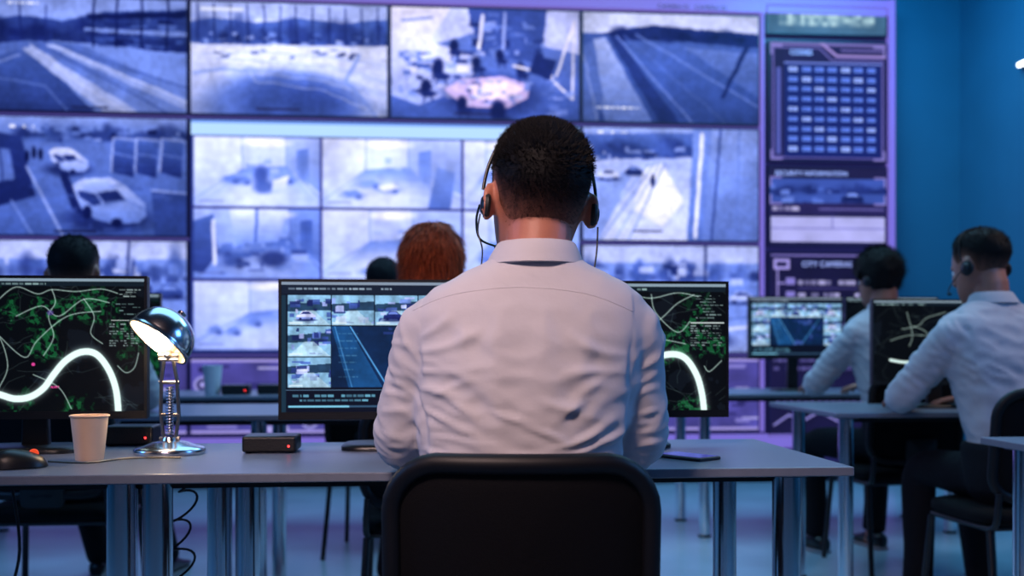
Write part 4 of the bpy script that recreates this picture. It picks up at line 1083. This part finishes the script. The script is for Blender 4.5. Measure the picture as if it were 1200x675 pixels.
def headset(MW, label, cable=True, k=1.0, cup=1.0, by=-.006):
    loc, rot, sc = MW.decompose()
    t = bpy.data.objects.new('headset', None); col.objects.link(t); tag(t, label, 'headset')
    t.location = loc; t.rotation_mode = 'QUATERNION'; t.rotation_quaternion = rot; t.scale = sc
    r = .096*k
    pts = [(r*math.copysign(abs(math.cos(a))**.85, math.cos(a)), by+.020*math.sin(a), -.0+.1375*math.sin(a)) for a in np.linspace(.12, PI-.12, 36)]
    b = MB(); b.tube(pts, .0030, 8, flat=.6); b.build('headband', M_black, t)
    for s in (-1, 1):
        T_ = Matrix.Translation((s*.084, -.016, -.010)) @ Matrix.Rotation(s*PI/2, 4, 'Y') @ Matrix.Scale(cup, 4)
        b = MB(); b.lathe([(.012, 0), (.024, .001), (.027, .006), (.025, .011), (.010, .012)], 24, T_); c_ = b.build('ear_cushion', M_matte, t)
        b = MB(); b.lathe([(.017, .012), (.019, .014), (.014, .018), (.004, .019)], 24, T_); b.build('ear_cup', M_black, c_)
    b = MB(); pts, rr = smooth_path([(-.100, -.01, -.010), (-.099, .03, -.03), (-.085, .08, -.055), (-.05, .115, -.062)], [.0020]*4, 5); b.tube(pts, rr, 8); b.build('microphone_boom', M_black, t)
    b = MB(); b.ball((-.045, .118, -.062), (.010, .006, .005), 12); b.build('microphone', M_matte, t)
    if cable:
        b = MB(); pts, rr = smooth_path([(.099, -.02, -.03), (.098, -.028, -.07), (.092, -.04, -.11), (.088, -.03, -.145), (.085, .06, -.18)], [.0015]*5, 6); b.tube(pts, rr, 8); b.build('cable', M_black, t)
        b = MB(); pts, rr = smooth_path([(-.099, -.018, -.025), (-.101, -.02, -.055), (-.092, -.025, -.085), (-.085, .04, -.12)], [.0013]*4, 6); b.tube(pts, rr, 8); b.build('cable', M_black, t)

# ---- central man
mp = at_d(610, 1.88)
S_ = 680.0
def bp(px, py): return ((px-610)/S_, 1+(405-py)/S_)
F = []
def fd(x1, y1, x2, y2, w_=.010, A=.008): F.append((bp(x1, y1), bp(x2, y2), w_, A))
ys = [(478, 362), (520, 346), (570, 338), (625, 336), (690, 344), (745, 364)]
fd(486, 400, 478, 480, .009, -.009); fd(478, 455, 486, 560, .009, -.011); fd(744, 400, 748, 480, .009, -.009); fd(748, 455, 742, 560, .009, -.011)
fd(480, 412, 572, 380, .011, .008); fd(480, 436, 580, 430, .009, .009); fd(482, 456, 548, 478, .010, .009); fd(486, 397, 530, 366, .009, .006)
fd(746, 416, 662, 388, .011, .008); fd(748, 438, 652, 440, .009, .009); fd(746, 460, 690, 486, .010, .009)
fd(486, 420, 600, 500, .011, .007); fd(744, 424, 640, 506, .011, .007); fd(500, 470, 610, 446, .009, .005); fd(560, 400, 640, 420, .014, .004); fd(700, 476, 620, 462, .009, .005)
for a in ((488, 478, 566, 516), (498, 512, 600, 530), (545, 524, 650, 536), (482, 530, 548, 548), (640, 526, 728, 484), (606, 500, 668, 522), (664, 536, 748, 500), (590, 540, 700, 546), (655, 494, 704, 468), (522, 470, 560, 492), (570, 480, 640, 500)):
    fd(*a, .0075, .008)
fd(596, 350, 588, 480, .026, .006); fd(640, 352, 652, 490, .024, .005); fd(545, 372, 562, 470, .020, .005); fd(690, 372, 676, 460, .020, .005)
for a in ((436, 424, 474, 444), (442, 400, 476, 408), (432, 440, 470, 456), (430, 466, 476, 474), (428, 490, 474, 488), (430, 508, 472, 522), (436, 530, 474, 528), (750, 436, 786, 414), (748, 452, 784, 436), (748, 470, 788, 458), (750, 492, 792, 484), (752, 512, 790, 502), (752, 532, 788, 526)):
    fd(*a, .007, .0055)
seams = [[bp(*q_) for q_ in ys]]
man, MW = person(mp.x, mp.y, -YAW, 'broad man in a white shirt seen from behind, seated at the central desk', headx=.034, heady=.035, headz=-.030, headrz=math.radians(9), headtilt=math.radians(4),
    hair='short', haircol=(18, 17, 20), folds=F, voxel=.0052, blades=20000, hs=1.12, seed=2, wrL=(-.12, .34, .80), wrR=(.14, .34, .80), seams=seams)
headset(MW, 'black headset worn by the central man', cup=.82, by=-.010)
chair(mp.x+.0, mp.y+.005, -YAW, 'large black chair in the middle foreground, holding the central man')
# ---- man at the right edge
m1 = Vector((2.10, 3.40, 0))
r1, MW1 = person(m1.x, m1.y, math.radians(11), 'man in a white shirt at the right edge, leaning his elbow on the desk', up=.005, lean=.24, headx=-.01, heady=.04, headz=-.01, headrz=math.radians(8), headpitch=math.radians(-14),
    haircol=(26, 21, 20), elbL=(-.27, .31, .815), wrL=(-.12, .53, .79), elbR=(.245, .25, .83), wrR=(.14, .49, .79), ankL=(-.11, .44), ankR=(.12, .36), knL=(-.11, .41), knR=(.13, .40), seed=5, voxel=.0095, blades=5000, fat=1.08, hs=1.06)
headset(MW1, 'black headset on the man at the right edge', False)
chair(m1.x-.05, m1.y+.0, math.radians(4), 'black chair under the man at the right edge', zt=.84)
# ---- man further back on the right
m2 = Vector((2.22, 4.50, 0))
r2, MW2 = person(m2.x, m2.y, math.radians(14), 'man with fuller dark hair seated third row, right of the information displays', up=.02, lean=.26, heady=.03, headrz=math.radians(4), headpitch=math.radians(-8),
    hair='full', haircol=(34, 28, 28), elbL=(-.285, .30, .83), wrL=(-.14, .54, .80), elbR=(.235, .22, .83), wrR=(.14, .48, .80), ankL=(-.22, .40), ankR=(.10, .38), knL=(-.24, .40), knR=(.14, .38), seed=8, blades=4000, fat=1.05)
headset(MW2, 'grey and black headset on the man with fuller dark hair', False)
chair(m2.x-.09, m2.y-.0, math.radians(4), 'black chair under the man with fuller dark hair', zt=.87)
# ---- left dark-haired person
p = at_d(80, 3.66)
person(p.x, p.y, 0, 'dark haired person whose head shows above the left map monitor', up=-.035, lean=.05, haircol=(22, 18, 20), ankL=(-.13, .80), ankR=(.16, .76), knL=(-.12, .44), knR=(.15, .44), seed=9,
    elbL=(-.23, .16, .82), elbR=(.23, .16, .82), wrL=(-.13, .42, .79), wrR=(.13, .42, .79))
chair(p.x, p.y-.01, 0, 'black chair under the person behind the left map monitor')
# ---- red-haired woman
p = at_d(505, 3.45)
person(p.x, p.y, 0, 'red haired woman in a white shirt, seated behind the thumbnail monitor', up=-.03, lean=.05, hair='bob', haircol=(186, 74, 34), sw=.86, seed=12, blades=9000, headrz=math.radians(-12), headtilt=math.radians(4),
    elbL=(-.20, .2, .82), elbR=(.20, .2, .82), wrL=(-.12, .44, .79), wrR=(.12, .44, .79), ankL=(-.16, .70), ankR=(.08, .62), knL=(-.1, .42), knR=(.1, .42), hs=1.03)
chair(p.x, p.y-.01, 0, 'black chair under the red haired woman')
# ---- far dark-haired person
p = at_d(447, 5.0)
person(p.x, p.y, math.radians(-10), 'dark haired person far back, showing between the red hair and the monitor top', up=.0, lean=.03, haircol=(20, 18, 24), sw=.92, seed=14, blades=1200,
    elbL=(-.22, .14, .82), elbR=(.22, .14, .82), wrL=(-.13, .38, .79), wrR=(.13, .38, .79))
chair(p.x, p.y-.01, math.radians(-10), 'black chair under the far dark haired person')

# ------------------------------------------------------------------ lights
def area(loc, tgt, size, energy, color, sy=None, spread=None):
    l = bpy.data.lights.new('area', 'AREA'); l.energy = energy; l.color = color; l.size = size
    if sy: l.shape = 'RECTANGLE'; l.size_y = sy
    if spread: l.spread = math.radians(spread)
    o = bpy.data.objects.new('area_light', l); col.objects.link(o); o.location = loc
    o.rotation_euler = (Vector(tgt)-Vector(loc)).to_track_quat('-Z', 'Y').to_euler()
    return o
area((-.75, .1, 2.8), (.08, 1.86, 1.02), .5, 7.2, (1.0, .70, .64), spread=50)      # warm key lamp, no fixture, added overhead to rake the shirt folds
area((-.6, -1.2, 1.9), (.1, 1.9, .95), 1.2, 1.0, (.75, .62, .90), spread=80)
area((-3.0, 2.2, 1.9), (.1, 1.9, .95), .8, 24, (.12, .38, 1.0))
area((2.7, 1.8, 2.1), (.2, 1.9, .95), .8, 26, (.12, .40, 1.0))
area((0, 4.6, 3.8), (0, 4.6, 0), 3.5, 105, (.28, .64, 1.0))
area((2.4, 5.4, 3.8), (2.0, 5.2, 0), 1.8, 66, (.26, .70, 1.0))
area((3.2, 3.2, 2.9), (2.1, 3.6, 1.0), .7, 4, (1.0, .80, .74), spread=80)
area((3.0, 6.2, 3.7), (3.2, 7.4, 2.2), 1.2, 24, (.03, .52, 1.0), .4)
pl = bpy.data.lights.new('lamp_bulb', 'POINT'); pl.energy = 2.0; pl.color = (1, .74, .46); pl.shadow_soft_size = .02
po = bpy.data.objects.new('lamp_bulb_light', pl); col.objects.link(po)
po.location = Vector(lp)+Matrix.Rotation(-YAW, 3, 'Z') @ (MS @ Vector((0, 0, -.012)))
wd = bpy.data.worlds.new('world'); scn.world = wd; wd.use_nodes = True
wd.node_tree.nodes['Background'].inputs['Color'].default_value = (.09, .15, .34, 1)
wd.node_tree.nodes['Background'].inputs['Strength'].default_value = .17

# ------------------------------------------------------------------ camera
cd = bpy.data.cameras.new('camera'); cam = bpy.data.objects.new('camera', cd); col.objects.link(cam)
cam.location = (0, 0, CAMH); cam.rotation_euler = (PI/2, 0, -YAW)
cd.sensor_width = 36; cd.lens = 36; cd.shift_y = .05625; cd.clip_start = .05
cd.dof.use_dof = True; cd.dof.focus_distance = 2.05; cd.dof.aperture_fstop = 2.6
scn.camera = cam
